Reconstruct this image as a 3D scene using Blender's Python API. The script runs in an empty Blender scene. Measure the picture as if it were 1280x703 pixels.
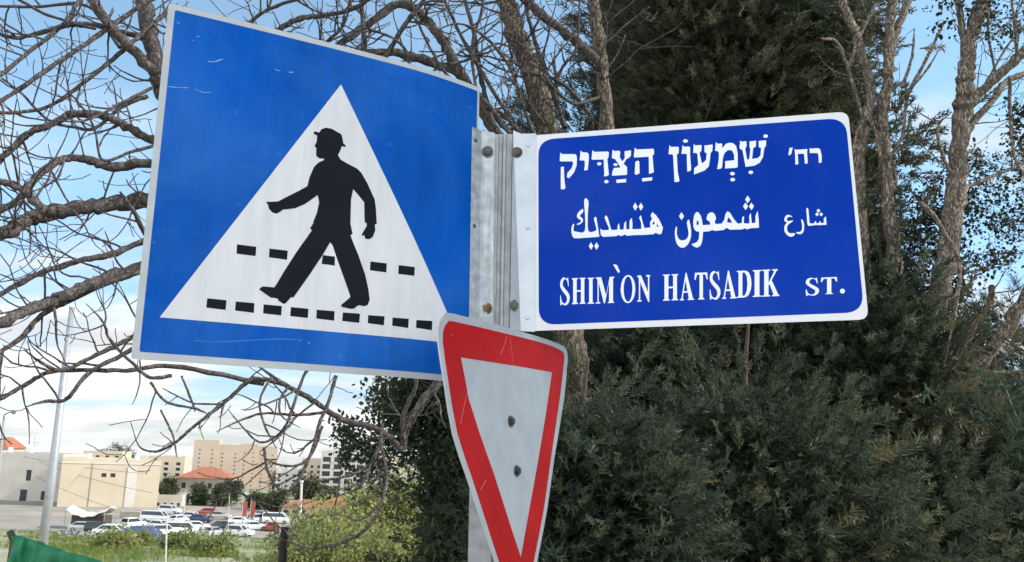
import bpy, bmesh, math, random
import numpy as np
from mathutils import Vector, Matrix, Quaternion
random.seed(7); RNG = np.random.default_rng(11)
S = bpy.context.scene
COL = S.collection
R = math.radians

# ------------------------------------------------------------------ camera
FPX, CX, CY = 1100.0, 640.0, 351.5            # focal length and centre, in pixels of the 1280 px photograph
EYE = Vector((0, 0, 1.7))
_u = Vector((0.035, 0.982, -0.187)).normalized()          # world up as the camera sees it
_f = Vector((0, 0, -1)); _f = (_f - _u * _f.dot(_u)).normalized()
_r = _f.cross(_u)
CAMROT = Matrix((_r, _f, _u))                 # camera axes -> world axes
cam_d = bpy.data.cameras.new('camera'); cam = bpy.data.objects.new('camera', cam_d); COL.objects.link(cam)
cam_d.sensor_width = 36.0; cam_d.lens = 36.0 * FPX / 1280.0
cam_d.clip_start = 0.05; cam_d.clip_end = 30000
cam.matrix_world = Matrix.Translation(EYE) @ CAMROT.to_4x4()
S.camera = cam

# ------------------------------------------------------------------ sky, sun, exposure
SUN_AZ, SUN_EL = R(92), R(36)                 # azimuth clockwise from straight ahead
SUNDIR = Vector((math.sin(SUN_AZ) * math.cos(SUN_EL), math.cos(SUN_AZ) * math.cos(SUN_EL), math.sin(SUN_EL)))
W = bpy.data.worlds.new('World'); S.world = W; W.use_nodes = True
nt = W.node_tree; nt.nodes.clear()
def N(tree, typ, **kw):
    n = tree.nodes.new(typ)
    for k, v in kw.items(): setattr(n, k, v)
    return n
sky = N(nt, 'ShaderNodeTexSky', sky_type='NISHITA', sun_disc=False)
sky.sun_elevation = SUN_EL; sky.sun_rotation = SUN_AZ; sky.altitude = 750; sky.air_density = 1.0; sky.dust_density = 0.35; sky.ozone_density = 1.2
bg = N(nt, 'ShaderNodeBackground'); bg.inputs['Strength'].default_value = 0.105
tc = N(nt, 'ShaderNodeTexCoord'); sep = N(nt, 'ShaderNodeSeparateXYZ'); nt.links.new(tc.outputs['Generated'], sep.inputs[0])
zz = N(nt, 'ShaderNodeMath', operation='ADD'); nt.links.new(sep.outputs['Z'], zz.inputs[0]); zz.inputs[1].default_value = 0.22
dv = N(nt, 'ShaderNodeVectorMath', operation='DIVIDE'); cmb = N(nt, 'ShaderNodeCombineXYZ')
for i in range(3): nt.links.new(zz.outputs[0], cmb.inputs[i])
nt.links.new(tc.outputs['Generated'], dv.inputs[0]); nt.links.new(cmb.outputs[0], dv.inputs[1])
noi = N(nt, 'ShaderNodeTexNoise'); noi.inputs['Scale'].default_value = 1.5; noi.inputs['Detail'].default_value = 7; noi.inputs['Roughness'].default_value = 0.55; noi.inputs['Distortion'].default_value = 0.3
mpn = N(nt, 'ShaderNodeMapping'); mpn.inputs['Location'].default_value = (3.3, 1.1, 0); mpn.inputs['Scale'].default_value = (0.8, 1.3, 1)
nt.links.new(dv.outputs[0], mpn.inputs[0]); nt.links.new(mpn.outputs[0], noi.inputs['Vector'])
# more cloud low down in the sky than overhead
el = N(nt, 'ShaderNodeMapRange'); nt.links.new(sep.outputs['Z'], el.inputs[0])
el.inputs[1].default_value = 0.0; el.inputs[2].default_value = 0.42; el.inputs[3].default_value = 0.19; el.inputs[4].default_value = -0.14
ad = N(nt, 'ShaderNodeMath', operation='ADD'); nt.links.new(noi.outputs['Fac'], ad.inputs[0]); nt.links.new(el.outputs[0], ad.inputs[1])
rmp = N(nt, 'ShaderNodeMapRange', interpolation_type='SMOOTHSTEP'); nt.links.new(ad.outputs[0], rmp.inputs[0])
rmp.inputs[1].default_value = 0.46; rmp.inputs[2].default_value = 0.72; rmp.inputs[3].default_value = 0.13; rmp.inputs[4].default_value = 0.95
mx = N(nt, 'ShaderNodeMix', data_type='RGBA'); nt.links.new(rmp.outputs[0], mx.inputs[0]); 
hsv = N(nt, 'ShaderNodeVectorMath', operation='MULTIPLY'); nt.links.new(sky.outputs[0], hsv.inputs[0])
tz = N(nt, 'ShaderNodeMapRange'); nt.links.new(sep.outputs['Z'], tz.inputs[0]); tz.inputs[1].default_value = .02; tz.inputs[2].default_value = .30
tn = N(nt, 'ShaderNodeMix', data_type='RGBA'); nt.links.new(tz.outputs[0], tn.inputs[0]); tn.inputs[6].default_value = (.74, .96, 1.32, 1); tn.inputs[7].default_value = (.84, 1.09, 1.05, 1); nt.links.new(tn.outputs[2], hsv.inputs[1])
 
hz = N(nt, 'ShaderNodeMapRange', interpolation_type='SMOOTHSTEP'); nt.links.new(sep.outputs['Z'], hz.inputs[0]); hz.inputs[1].default_value = -.02; hz.inputs[2].default_value = .34; hz.inputs[3].default_value = .56; hz.inputs[4].default_value = 1.12
hs2 = N(nt, 'ShaderNodeVectorMath', operation='SCALE'); nt.links.new(hsv.outputs[0], hs2.inputs[0]); nt.links.new(hz.outputs[0], hs2.inputs['Scale']); nt.links.new(hs2.outputs[0], mx.inputs[6])
n3 = N(nt, 'ShaderNodeTexNoise'); n3.inputs['Scale'].default_value = 2.6; n3.inputs['Detail'].default_value = 6; n3.inputs['Roughness'].default_value = .5; nt.links.new(mpn.outputs[0], n3.inputs['Vector'])
g3 = N(nt, 'ShaderNodeMapRange', interpolation_type='SMOOTHSTEP'); nt.links.new(n3.outputs['Fac'], g3.inputs[0]); g3.inputs[1].default_value = .36; g3.inputs[2].default_value = .62; g3.inputs[3].default_value = .80; g3.inputs[4].default_value = 1.05
cm = N(nt, 'ShaderNodeMath', operation='MULTIPLY')
# unseen clouds behind the viewer are boosted as extra fill light for the signs
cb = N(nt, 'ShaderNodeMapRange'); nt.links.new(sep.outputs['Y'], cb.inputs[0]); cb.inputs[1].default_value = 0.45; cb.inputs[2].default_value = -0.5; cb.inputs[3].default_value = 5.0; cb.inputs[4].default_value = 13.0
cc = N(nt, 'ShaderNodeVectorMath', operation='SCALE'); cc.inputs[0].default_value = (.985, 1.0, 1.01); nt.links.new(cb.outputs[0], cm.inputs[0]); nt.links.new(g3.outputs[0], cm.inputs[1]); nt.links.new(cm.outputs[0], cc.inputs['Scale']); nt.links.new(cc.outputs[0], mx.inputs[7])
bk = N(nt, 'ShaderNodeMapRange'); nt.links.new(sep.outputs['Y'], bk.inputs[0]); bk.inputs[1].default_value = 0.2; bk.inputs[2].default_value = -0.6; bk.inputs[3].default_value = 0.0; bk.inputs[4].default_value = 0.16
ad2 = N(nt, 'ShaderNodeMath', operation='ADD'); nt.links.new(ad.outputs[0], ad2.inputs[0]); nt.links.new(bk.outputs[0], ad2.inputs[1]); nt.links.new(ad2.outputs[0], rmp.inputs[0])

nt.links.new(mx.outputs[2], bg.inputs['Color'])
wo = N(nt, 'ShaderNodeOutputWorld'); nt.links.new(bg.outputs[0], wo.inputs[0])
sl = bpy.data.lights.new('sun', 'SUN'); sl.energy = 2.6; sl.angle = R(0.5); sl.color = (1, 0.95, 0.87)
sun = bpy.data.objects.new('sun', sl); COL.objects.link(sun)
sun.rotation_euler = SUNDIR.to_track_quat('Z', 'Y').to_euler()
S.view_settings.view_transform = 'Standard'; S.view_settings.look = 'None'; S.view_settings.gamma = 1.0
S.view_settings.use_curve_mapping = False
S.view_settings.exposure = 1.05

# ------------------------------------------------------------------ helpers
def ray(px, py):                              # world direction through a photograph pixel
    return (CAMROT @ Vector(((px - CX) / FPX, -(py - CY) / FPX, -1.0))).normalized()
def at(px, py, Y):                            # the point of that ray at distance Y ahead
    d = ray(px, py); return EYE + d * (Y / d.y)
def link(o, parent=None):
    COL.objects.link(o)
    if parent: o.parent = parent
    return o
def tag(o, label=None, cat=None, group=None, kind=None):
    for k, v in (('label', label), ('category', cat), ('group', group), ('kind', kind)):
        if v: o[k] = v
    return o
def empty(name, loc=(0, 0, 0), rz=0.0, label=None, cat=None, group=None):
    o = bpy.data.objects.new(name, None); o.location = loc; o.rotation_euler = (0, 0, rz); o.empty_display_size = 0.2
    return tag(link(o), label, cat, group)
def mesh_obj(name, V, F, mat, parent=None, smooth=False):
    m = bpy.data.meshes.new(name); m.from_pydata([tuple(v) for v in V], [], F); m.update()
    m.materials.append(mat)
    if smooth: m.polygons.foreach_set('use_smooth', [True] * len(m.polygons))
    return link(bpy.data.objects.new(name, m), parent)
def bm_obj(name, bm, mat, parent=None, smooth=False):
    m = bpy.data.meshes.new(name); bm.to_mesh(m); bm.free(); m.materials.append(mat)
    if smooth: m.polygons.foreach_set('use_smooth', [True] * len(m.polygons))
    return link(bpy.data.objects.new(name, m), parent)
class MB:                                     # collects shapes for one mesh
    def __init__(s): s.V = []; s.F = []
    def add(s, V, F):
        n = len(s.V); s.V += [tuple(v) for v in V]; s.F += [tuple(i + n for i in f) for f in F]
    def box(s, x0, y0, z0, x1, y1, z1, M=None):
        V = [Vector(p) for p in ((x0,y0,z0),(x1,y0,z0),(x1,y1,z0),(x0,y1,z0),(x0,y0,z1),(x1,y0,z1),(x1,y1,z1),(x0,y1,z1))]
        if M: V = [M @ v for v in V]
        s.add(V, [(3,2,1,0),(4,5,6,7),(0,1,5,4),(1,2,6,5),(2,3,7,6),(3,0,4,7)])
    def tube(s, pts, rad, n=6, cap=True):
        pts = [Vector(p) for p in pts]; k = len(pts)
        if not hasattr(rad, '__len__'): rad = [rad] * k
        t = (pts[1] - pts[0]).normalized(); up = Vector((0, 0, 1)) if abs(t.z) < .9 else Vector((1, 0, 0))
        a = t.cross(up).normalized(); V = []
        for i, p in enumerate(pts):
            t = (pts[min(i + 1, k - 1)] - pts[max(i - 1, 0)]).normalized()
            a = (a - t * a.dot(t)); a = a.normalized() if a.length > 1e-6 else t.orthogonal().normalized()
            b = t.cross(a)
            for j in range(n):
                q = 2 * math.pi * j / n; V.append(p + (a * math.cos(q) + b * math.sin(q)) * rad[i])
        F = [(i*n+j, i*n+(j+1) % n, (i+1)*n+(j+1) % n, (i+1)*n+j) for i in range(k-1) for j in range(n)]
        if cap: F += [tuple(range(n-1, -1, -1)), tuple((k-1)*n + j for j in range(n))]
        s.add(V, F)
    def build(s, name, mat, parent=None, smooth=False): return mesh_obj(name, s.V, s.F, mat, parent, smooth)
def smooth_line(P, sub=5):                    # Catmull-Rom through points given as tuples of any length
    P = [np.array(p, float) for p in P]; P = [2*P[0]-P[1]] + P + [2*P[-1]-P[-2]]; out = []
    for i in range(1, len(P) - 2):
        a, b, c, d = P[i-1:i+3]
        for k in range(sub):
            t = k / sub
            out.append(.5*((2*b)+(-a+c)*t+(2*a-5*b+4*c-d)*t*t+(-a+3*b-3*c+d)*t**3))
    out.append(P[-2]); return out

# ------------------------------------------------------------------ materials
def mat(name, col, rough=.7, metal=0.0, var=0.0, scale=6.0, spec=.5, bump=0.0, bscale=None, col2=None, detail=5, stretch=None):
    m = bpy.data.materials.new(name); m.use_nodes = True; t = m.node_tree; b = t.nodes['Principled BSDF']
    b.inputs['Roughness'].default_value = rough; b.inputs['Metallic'].default_value = metal; b.inputs['Specular IOR Level'].default_value = spec
    c = (*col, 1); b.inputs['Base Color'].default_value = c
    co = N(t, 'ShaderNodeTexCoord'); vec = co.outputs['Object']
    if stretch:
        mp = N(t, 'ShaderNodeMapping'); mp.inputs['Scale'].default_value = stretch; t.links.new(vec, mp.inputs[0]); vec = mp.outputs[0]
    if var or col2:
        n = N(t, 'ShaderNodeTexNoise'); n.inputs['Scale'].default_value = scale; n.inputs['Detail'].default_value = detail; t.links.new(vec, n.inputs['Vector'])
        r = N(t, 'ShaderNodeValToRGB'); t.links.new(n.outputs['Fac'], r.inputs[0])
        c2 = col2 or tuple(x * (1 - var) for x in col)
        r.color_ramp.elements[0].position = .32; r.color_ramp.elements[1].position = .68
        r.color_ramp.elements[0].color = (*c2, 1); r.color_ramp.elements[1].color = c
        t.links.new(r.outputs[0], b.inputs['Base Color'])
    if bump:
        n2 = N(t, 'ShaderNodeTexNoise'); n2.inputs['Scale'].default_value = bscale or scale * 3; n2.inputs['Detail'].default_value = 4; t.links.new(vec, n2.inputs['Vector'])
        bp = N(t, 'ShaderNodeBump'); bp.inputs['Strength'].default_value = bump; bp.inputs['Distance'].default_value = .02
        t.links.new(n2.outputs['Fac'], bp.inputs['Height']); t.links.new(bp.outputs[0], b.inputs['Normal'])
    return m
def leaf_mat(name, cols, trans=.35, rough=.6):
    m = bpy.data.materials.new(name); m.use_nodes = True; t = m.node_tree; t.nodes.clear()
    at_ = N(t, 'ShaderNodeAttribute', attribute_name='tint'); r = N(t, 'ShaderNodeValToRGB'); t.links.new(at_.outputs['Fac'], r.inputs[0])
    e = r.color_ramp.elements
    while len(e) < len(cols): e.new(.5)
    for i, (p, c) in enumerate(cols): e[i].position = p; e[i].color = (*c, 1)
    d = N(t, 'ShaderNodeBsdfPrincipled'); d.inputs['Roughness'].default_value = rough; d.inputs['Specular IOR Level'].default_value = .25
    tr = N(t, 'ShaderNodeBsdfTranslucent'); ms = N(t, 'ShaderNodeMixShader'); ms.inputs[0].default_value = trans
    hs = N(t, 'ShaderNodeHueSaturation'); hs.inputs['Value'].default_value = 1.5; t.links.new(r.outputs[0], hs.inputs['Color'])
    t.links.new(r.outputs[0], d.inputs['Base Color']); t.links.new(hs.outputs[0], tr.inputs['Color'])
    t.links.new(d.outputs[0], ms.inputs[1]); t.links.new(tr.outputs[0], ms.inputs[2])
    o = N(t, 'ShaderNodeOutputMaterial'); t.links.new(ms.outputs[0], o.inputs[0]); return m

def bark(name, base, crack, lichen, sc=10):
    m = bpy.data.materials.new(name); m.use_nodes = True; t = m.node_tree; b = t.nodes['Principled BSDF']; b.inputs['Roughness'].default_value = .95; b.inputs['Specular IOR Level'].default_value = .2
    co = N(t, 'ShaderNodeTexCoord'); mp = N(t, 'ShaderNodeMapping'); mp.inputs['Scale'].default_value = (1, 1, .33); t.links.new(co.outputs['Object'], mp.inputs[0])
    n0 = N(t, 'ShaderNodeTexNoise'); n0.inputs['Scale'].default_value = sc*1.6; n0.inputs['Detail'].default_value = 8; n0.inputs['Roughness'].default_value = .65; t.links.new(mp.outputs[0], n0.inputs['Vector'])
    wv = N(t, 'ShaderNodeMix', data_type='VECTOR'); wv.inputs[0].default_value = .12; t.links.new(mp.outputs[0], wv.inputs[4]); t.links.new(n0.outputs['Color'], wv.inputs[5])
    vo = N(t, 'ShaderNodeTexVoronoi', feature='DISTANCE_TO_EDGE'); vo.inputs['Scale'].default_value = sc*4.5; t.links.new(wv.outputs[1], vo.inputs['Vector'])
    cr = N(t, 'ShaderNodeMapRange'); t.links.new(vo.outputs['Distance'], cr.inputs[0]); cr.inputs[1].default_value = 0; cr.inputs[2].default_value = .16
    mul = N(t, 'ShaderNodeMath', operation='MULTIPLY'); t.links.new(cr.outputs[0], mul.inputs[0]); t.links.new(n0.outputs['Fac'], mul.inputs[1])
    r = N(t, 'ShaderNodeValToRGB'); t.links.new(mul.outputs[0], r.inputs[0]); e = r.color_ramp.elements; e[0].position = .12; e[0].color = (*crack, 1); e[1].position = .58; e[1].color = (*base, 1)
    n1 = N(t, 'ShaderNodeTexNoise'); n1.inputs['Scale'].default_value = sc*.9; n1.inputs['Detail'].default_value = 9; n1.inputs['Roughness'].default_value = .7; t.links.new(co.outputs['Object'], n1.inputs['Vector'])
    lr = N(t, 'ShaderNodeMapRange'); t.links.new(n1.outputs['Fac'], lr.inputs[0]); lr.inputs[1].default_value = .53; lr.inputs[2].default_value = .62; lr.inputs[4].default_value = .75
    mx = N(t, 'ShaderNodeMix', data_type='RGBA'); t.links.new(lr.outputs[0], mx.inputs[0]); t.links.new(r.outputs[0], mx.inputs[6]); mx.inputs[7].default_value = (*lichen, 1); t.links.new(mx.outputs[2], b.inputs['Base Color'])
    bp = N(t, 'ShaderNodeBump'); bp.inputs['Strength'].default_value = 1.0; bp.inputs['Distance'].default_value = .012; t.links.new(mul.outputs[0], bp.inputs['Height']); t.links.new(bp.outputs[0], b.inputs['Normal'])
    return m
M = {}
M['bark'] = bark('grey_brown_bark', (.23, .185, .145), (.07, .056, .044), (.11, .11, .06))
M['bark_twig'] = bark('dark_twig_bark', (.20, .168, .158), (.085, .07, .066), (.26, .24, .215), 16)
M['bark_pale'] = bark('pale_trunk_bark', (.38, .315, .25), (.13, .10, .08), (.30, .27, .19))
M['bark_dark'] = mat('dark_trunk_bark', (.10, .08, .06), .9, var=.5, scale=12, bump=.5)
M['cypress'] = leaf_mat('cypress_foliage', [(0, (.032, .044, .031)), (.5, (.055, .074, .047)), (.88, (.090, .108, .062)), (1, (.115, .105, .062))], .32)
M['cypress_old'] = leaf_mat('old_cypress_foliage', [(0, (.045, .052, .030)), (.5, (.075, .082, .046)), (.85, (.11, .105, .058)), (1, (.16, .115, .06))], .36)
M['dark_leaf'] = leaf_mat('dark_leaf_clusters', [(0, (.018, .026, .018)), (.6, (.032, .042, .026)), (1, (.06, .06, .03))], .15)
M['pine'] = leaf_mat('pine_foliage', [(0, (.032, .052, .036)), (.6, (.056, .086, .052)), (1, (.10, .115, .058))], .32)
M['ever'] = leaf_mat('evergreen_foliage', [(0, (.034, .046, .026)), (.6, (.062, .078, .038)), (1, (.12, .12, .05))], .35)
M['bush'] = leaf_mat('bush_foliage', [(0, (.12, .15, .055)), (.6, (.24, .26, .10)), (1, (.42, .38, .13))], .5)
M['olive'] = leaf_mat('distant_foliage', [(0, (.035, .05, .025)), (.6, (.07, .085, .04)), (1, (.12, .12, .06))], .25)
M['grass'] = leaf_mat('grass_blades', [(0, (.09, .13, .03)), (.6, (.17, .22, .05)), (1, (.32, .30, .10))], .4)
# ------------------------------------------------------------------ signs
def sheet_mat(name, col, rough=.35, var=.08, scale=9, spec=.5, stretch=None, grime=None, bump=.03, detail=6):
    return mat(name, col, rough, var=var, scale=scale, spec=spec, stretch=stretch, col2=grime, bump=bump, bscale=25, detail=detail)
M['blue_film'] = sheet_mat('faded_blue_painted_reflection', (0, .102, .49), .4, grime=(0, .086, .42), scale=4, spec=.07)
M['street_blue'] = sheet_mat('deep_blue_sheeting', (0, .038, .37), .36, var=.08, scale=4, spec=.05)
M['white_film'] = sheet_mat('white_sheeting', (.80, .785, .77), .4, var=.06, scale=12, stretch=(6, .5, 1))
M['grey_rim'] = sheet_mat('grey_sign_rim', (.56, .57, .56), .45, var=.15, scale=20)
M['black_film'] = sheet_mat('black_sheeting', (.008, .009, .013), .5, var=.3, spec=.12)
M['white_board'] = sheet_mat('white_board', (.78, .77, .77), .35, var=.04)
M['letter'] = sheet_mat('white_lettering', (.86, .87, .90), .4, var=.03)
M['zinc'] = mat('galvanised_steel', (.54, .56, .565), .42, metal=.4, scale=55, col2=(.33, .345, .35), bump=.08, bscale=140, detail=10)
M['zinc_new'] = mat('bright_galvanised_steel', (.60, .64, .66), .42, metal=.3, var=.14, scale=26, bump=.04, detail=8)
M['zinc_dull'] = mat('dull_galvanised_steel', (.45, .465, .47), .45, metal=.4, scale=40, col2=(.29, .30, .305), bump=.06, detail=10)
M['bolt'] = mat('weathered_bolt_steel', (.12, .115, .105), .45, metal=.5, var=.5, scale=60, bump=.1)
M['bolt_rust'] = mat('rusty_bolt_steel', (.22, .14, .075), .6, metal=.5, var=.5, scale=70, bump=.1)
M['rivet'] = mat('bright_rivet', (.62, .64, .66), .35, metal=.7)
def streaks(m, lo=.86, hi=1.08):              # faint dust and rain streaks running down a sign face
    t = m.node_tree; b = t.nodes['Principled BSDF']; co = N(t, 'ShaderNodeTexCoord'); fac = None
    for sc, de in (((38, 2.2, 1), 6), ((3, 2, 1), 9)):
        mp = N(t, 'ShaderNodeMapping'); mp.inputs['Scale'].default_value = sc; n = N(t, 'ShaderNodeTexNoise'); n.inputs['Scale'].default_value = 1; n.inputs['Detail'].default_value = de; n.inputs['Roughness'].default_value = .65
        t.links.new(co.outputs['Object'], mp.inputs[0]); t.links.new(mp.outputs[0], n.inputs['Vector'])
        if fac is None: fac = n.outputs['Fac']
        else:
            a = N(t, 'ShaderNodeMath', operation='MULTIPLY_ADD'); t.links.new(n.outputs['Fac'], a.inputs[0]); a.inputs[1].default_value = 1.1; t.links.new(fac, a.inputs[2]); fac = a.outputs[0]
    mr = N(t, 'ShaderNodeMapRange'); mr.inputs[1].default_value = .75; mr.inputs[2].default_value = 1.35; mr.inputs[3].default_value = lo; mr.inputs[4].default_value = hi; t.links.new(fac, mr.inputs[0])
    h = N(t, 'ShaderNodeHueSaturation'); t.links.new(mr.outputs[0], h.inputs['Value']); src = b.inputs['Base Color'].links[0].from_socket; t.links.new(src, h.inputs['Color']); t.links.new(h.outputs[0], b.inputs['Base Color'])
    return m
def fade_or_reflection(m, col, lo, hi, amt, sc):            # uneven sun fading of a film, or a faint reflection painted into it
    t = m.node_tree; b = t.nodes['Principled BSDF']; co = N(t, 'ShaderNodeTexCoord'); n = N(t, 'ShaderNodeTexNoise'); n.inputs['Scale'].default_value = sc; n.inputs['Detail'].default_value = 10; n.inputs['Roughness'].default_value = .62; n.inputs['Distortion'].default_value = .6
    t.links.new(co.outputs['Object'], n.inputs['Vector']); r = N(t, 'ShaderNodeMapRange'); t.links.new(n.outputs['Fac'], r.inputs[0]); r.inputs[1].default_value = lo; r.inputs[2].default_value = hi; r.inputs[4].default_value = amt
    x = N(t, 'ShaderNodeMix', data_type='RGBA'); t.links.new(r.outputs[0], x.inputs[0]); src = b.inputs['Base Color'].links[0].from_socket; t.links.new(src, x.inputs[6]); x.inputs[7].default_value = (*col, 1); t.links.new(x.outputs[2], b.inputs['Base Color'])
fade_or_reflection(M['blue_film'], (.05, .20, .55), .42, .72, .5, 3.2); fade_or_reflection(M['blue_film'], (.25, .38, .60), .66, .74, .35, 26); fade_or_reflection(M['street_blue'], (.03, .07, .40), .45, .75, .5, 3); fade_or_reflection(M['white_film'], (.60, .56, .48), .5, .8, .5, 4)  # large pale patches on the blue: fading plus a painted faint reflection
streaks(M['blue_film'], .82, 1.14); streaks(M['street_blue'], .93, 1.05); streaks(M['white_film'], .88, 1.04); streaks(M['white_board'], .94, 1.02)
# retroreflective red and grey sheeting: a fine honeycomb-like weave in the film itself
def weave(m, amount=.12):
    t = m.node_tree; b = t.nodes['Principled BSDF']; co = N(t, 'ShaderNodeTexCoord')
    w = N(t, 'ShaderNodeTexWave', bands_direction='DIAGONAL'); w.inputs['Scale'].default_value = 34; w.inputs['Distortion'].default_value = .4
    t.links.new(co.outputs['Object'], w.inputs['Vector'])
    mr = N(t, 'ShaderNodeMapRange'); mr.inputs[3].default_value = 1 - amount; mr.inputs[4].default_value = 1.0; t.links.new(w.outputs['Fac'], mr.inputs[0])
    h = N(t, 'ShaderNodeHueSaturation'); t.links.new(mr.outputs[0], h.inputs['Value'])
    src = b.inputs['Base Color'].links[0].from_socket; t.links.new(src, h.inputs['Color']); t.links.new(h.outputs[0], b.inputs['Base Color'])
    return m
M['red_film'] = weave(sheet_mat('red_reflective_sheeting', (.70, .018, .018), .5, var=.25, scale=7, spec=.05), .07)
M['grey_film'] = weave(sheet_mat('pale_grey_reflective_sheeting', (.70, .745, .775), .5, var=.10, scale=6, spec=.2), .05)
M['scuff'] = mat('pale_scuff', (.36, .52, .72), .6)
M['scuff_red'] = mat('pinkish_scuff', (.66, .36, .34), .6)

def pose(px4, w, h):                          # world matrix of a w x h board whose corners (TL TR BR BL) fall on px4
    src = [(-w/2, h/2), (w/2, h/2), (w/2, -h/2), (-w/2, -h/2)]; A = []
    for (x, y), (a, b) in zip(src, px4):
        u, v = (a - CX) / FPX, -(b - CY) / FPX
        A += [[x, y, 1, 0, 0, 0, -u*x, -u*y, -u], [0, 0, 0, x, y, 1, -v*x, -v*y, -v]]
    H = np.linalg.svd(np.array(A, float))[2][-1].reshape(3, 3)
    Q = np.diag([1, 1, -1.]) @ H
    if Q[2, 2] > 0: Q = -Q
    s = (np.linalg.norm(Q[:, 0]) + np.linalg.norm(Q[:, 1])) / 2
    a = Vector(Q[:, 0] / s).normalized(); b = Vector(Q[:, 1] / s).normalized(); t = Vector(Q[:, 2] / s)
    d = (a.dot(b)) / 2; a, b = (a - b*d).normalized(), (b - a*d).normalized(); c = a.cross(b)
    L = Matrix(((a.x, b.x, c.x, t.x), (a.y, b.y, c.y, t.y), (a.z, b.z, c.z, t.z), (0, 0, 0, 1)))
    return Matrix.Translation(EYE) @ CAMROT.to_4x4() @ L
class Board:                                  # a flat board: traces pixels onto its own plane
    def __init__(s, name, mw, label, cat, bend=None): 
        s.bend = bend
        s.e = empty(name, (0, 0, 0), 0, label, cat); s.e.matrix_world = mw; s.mw = mw; s.inv = mw.inverted()
    def loc(s, px, py, z=0.0):
        o = s.inv @ EYE; d = s.inv.to_3x3() @ ray(px, py); h = 0.0
        for _ in range(6):                    # the plate may be bent: follow the ray onto the bent surface
            k = (z + h - o.z) / d.z; p = o + d * k
            if not s.bend: break
            h = s.bend(p.x)
        return (p.x, p.y)
    def film(s, name, loops, z, mt, th=.0003, parent=None):   # filled outline(s); inner loops are holes
        c = bpy.data.curves.new(name, 'CURVE'); c.dimensions = '2D'; c.fill_mode = 'BOTH'; c.extrude = th / 2
        for L in loops:
            sp = c.splines.new('POLY'); sp.points.add(len(L) - 1); sp.use_cyclic_u = True
            for q, (x, y) in zip(sp.points, L): q.co = (x, y, 0, 1)
        o = bpy.data.objects.new(name, c); COL.objects.link(o)
        me = bpy.data.meshes.new_from_object(o.evaluated_get(bpy.context.evaluated_depsgraph_get()))
        bpy.data.objects.remove(o); bpy.data.curves.remove(c); me.name = name
        if s.bend:
            bm = bmesh.new(); bm.from_mesh(me)
            for i in range(1, 24):
                bmesh.ops.bisect_plane(bm, geom=bm.verts[:] + bm.edges[:] + bm.faces[:], plane_co=(-.3 + .025*i, 0, 0), plane_no=(1, 0, 0))
            for v in bm.verts: v.co.z += s.bend(v.co.x)
            for f in bm.faces: f.smooth = abs(f.normal.z) > .5
            bm.to_mesh(me); bm.free()
        me.materials.clear(); me.materials.append(mt)
        ob = link(bpy.data.objects.new(name, me), parent or s.e)
        ob.location = (0, 0, z) if parent is None else (0, 0, z - parent.location.z); return ob
def round_poly(P, r, n=7):                    # rounds the corners of a polygon; r one radius or one per corner
    out = []; k = len(P)
    for i in range(k):
        p = Vector(P[i]); a = Vector(P[i-1]) - p; b = Vector(P[(i+1) % k]) - p
        rr = r[i] if hasattr(r, '__len__') else r
        ang = a.angle(b); d = min(rr / math.tan(ang / 2), a.length*.49, b.length*.49); p0 = p + a.normalized()*d; p1 = p + b.normalized()*d
        for j in range(n + 1):
            t = j / n; q = p0*(1-t)**2 + p*2*t*(1-t)*1.0 + p1*t*t; out.append((q.x, q.y))
    return out
def ell(cx, cy, rx, ry, n=16): return [(cx + rx*math.cos(2*math.pi*i/n), cy + ry*math.sin(2*math.pi*i/n)) for i in range(n)]
def dia(cx, cy, rx, ry): return [(cx, cy-ry), (cx+rx, cy), (cx, cy+ry), (cx-rx, cy)]
def crop(loops, ox, oy, sc): return [[(ox + x/sc, oy + y/sc) for x, y in L] for L in loops]
def soft(L, sub=3):                           # rounds a traced outline
    n = len(L); out = []
    for i in range(n):
        a, b, c, d = (np.array(L[(i+k) % n], float) for k in (-1, 0, 1, 2))
        for k in range(sub):
            t = k/sub; out.append(tuple(.5*((2*b)+(-a+c)*t+(2*a-5*b+4*c-d)*t*t+(-a+3*b-3*c+d)*t**3)))
    return out

# ---- the blue pedestrian crossing sign
def bow(x):                                   # the plate bulges a little and is pulled back at the bracket
    u = min(1, max(0, (x + .3) / .6))
    return .019 * (u/.72*(1.4 - .4*(u/.72)**2) if u < .72 else math.cos(math.pi/2*(u - .72)/.28)**.9)
blue = Board('pedestrian_crossing_sign', pose([(212, 7), (601.5, 109.5), (591, 477.5), (160.5, 449.5)], .6, .6),
             'square blue sign of a black walking man in a white triangle, left of the post', 'road sign', bow)
sq = [(-.3, .3), (.3, .3), (.3, -.3), (-.3, -.3)]
blue.film('plate', [round_poly(sq, .004, 3)], -.0012, M['grey_rim'], .0024)
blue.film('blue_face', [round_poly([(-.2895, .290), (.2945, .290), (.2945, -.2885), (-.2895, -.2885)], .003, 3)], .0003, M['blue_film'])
tri = [blue.loc(*p) for p in ((426, 106), (575.5, 431), (199.5, 397))]
blue.film('white_triangle', [tri], .0009, M['white_film'])
P1 = [(388,85),(400,80),(425,88),(440,65),(470,55),(510,62),(550,85),(575,100),(583,130),(588,160),(605,175),(600,185),(578,180),(565,215),(552,240),(570,270),(620,300),(680,330),(710,360),(750,430),(800,540),(808,600)]
P2 = [(865,0),(868,55),(855,60),(858,100),(840,145),(815,160),(790,155),(783,130),(765,138),(768,125),(800,70),(800,50),(788,48),(785,0)]
P3 = [(730,560),(690,510),(655,470),(640,540)]
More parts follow.
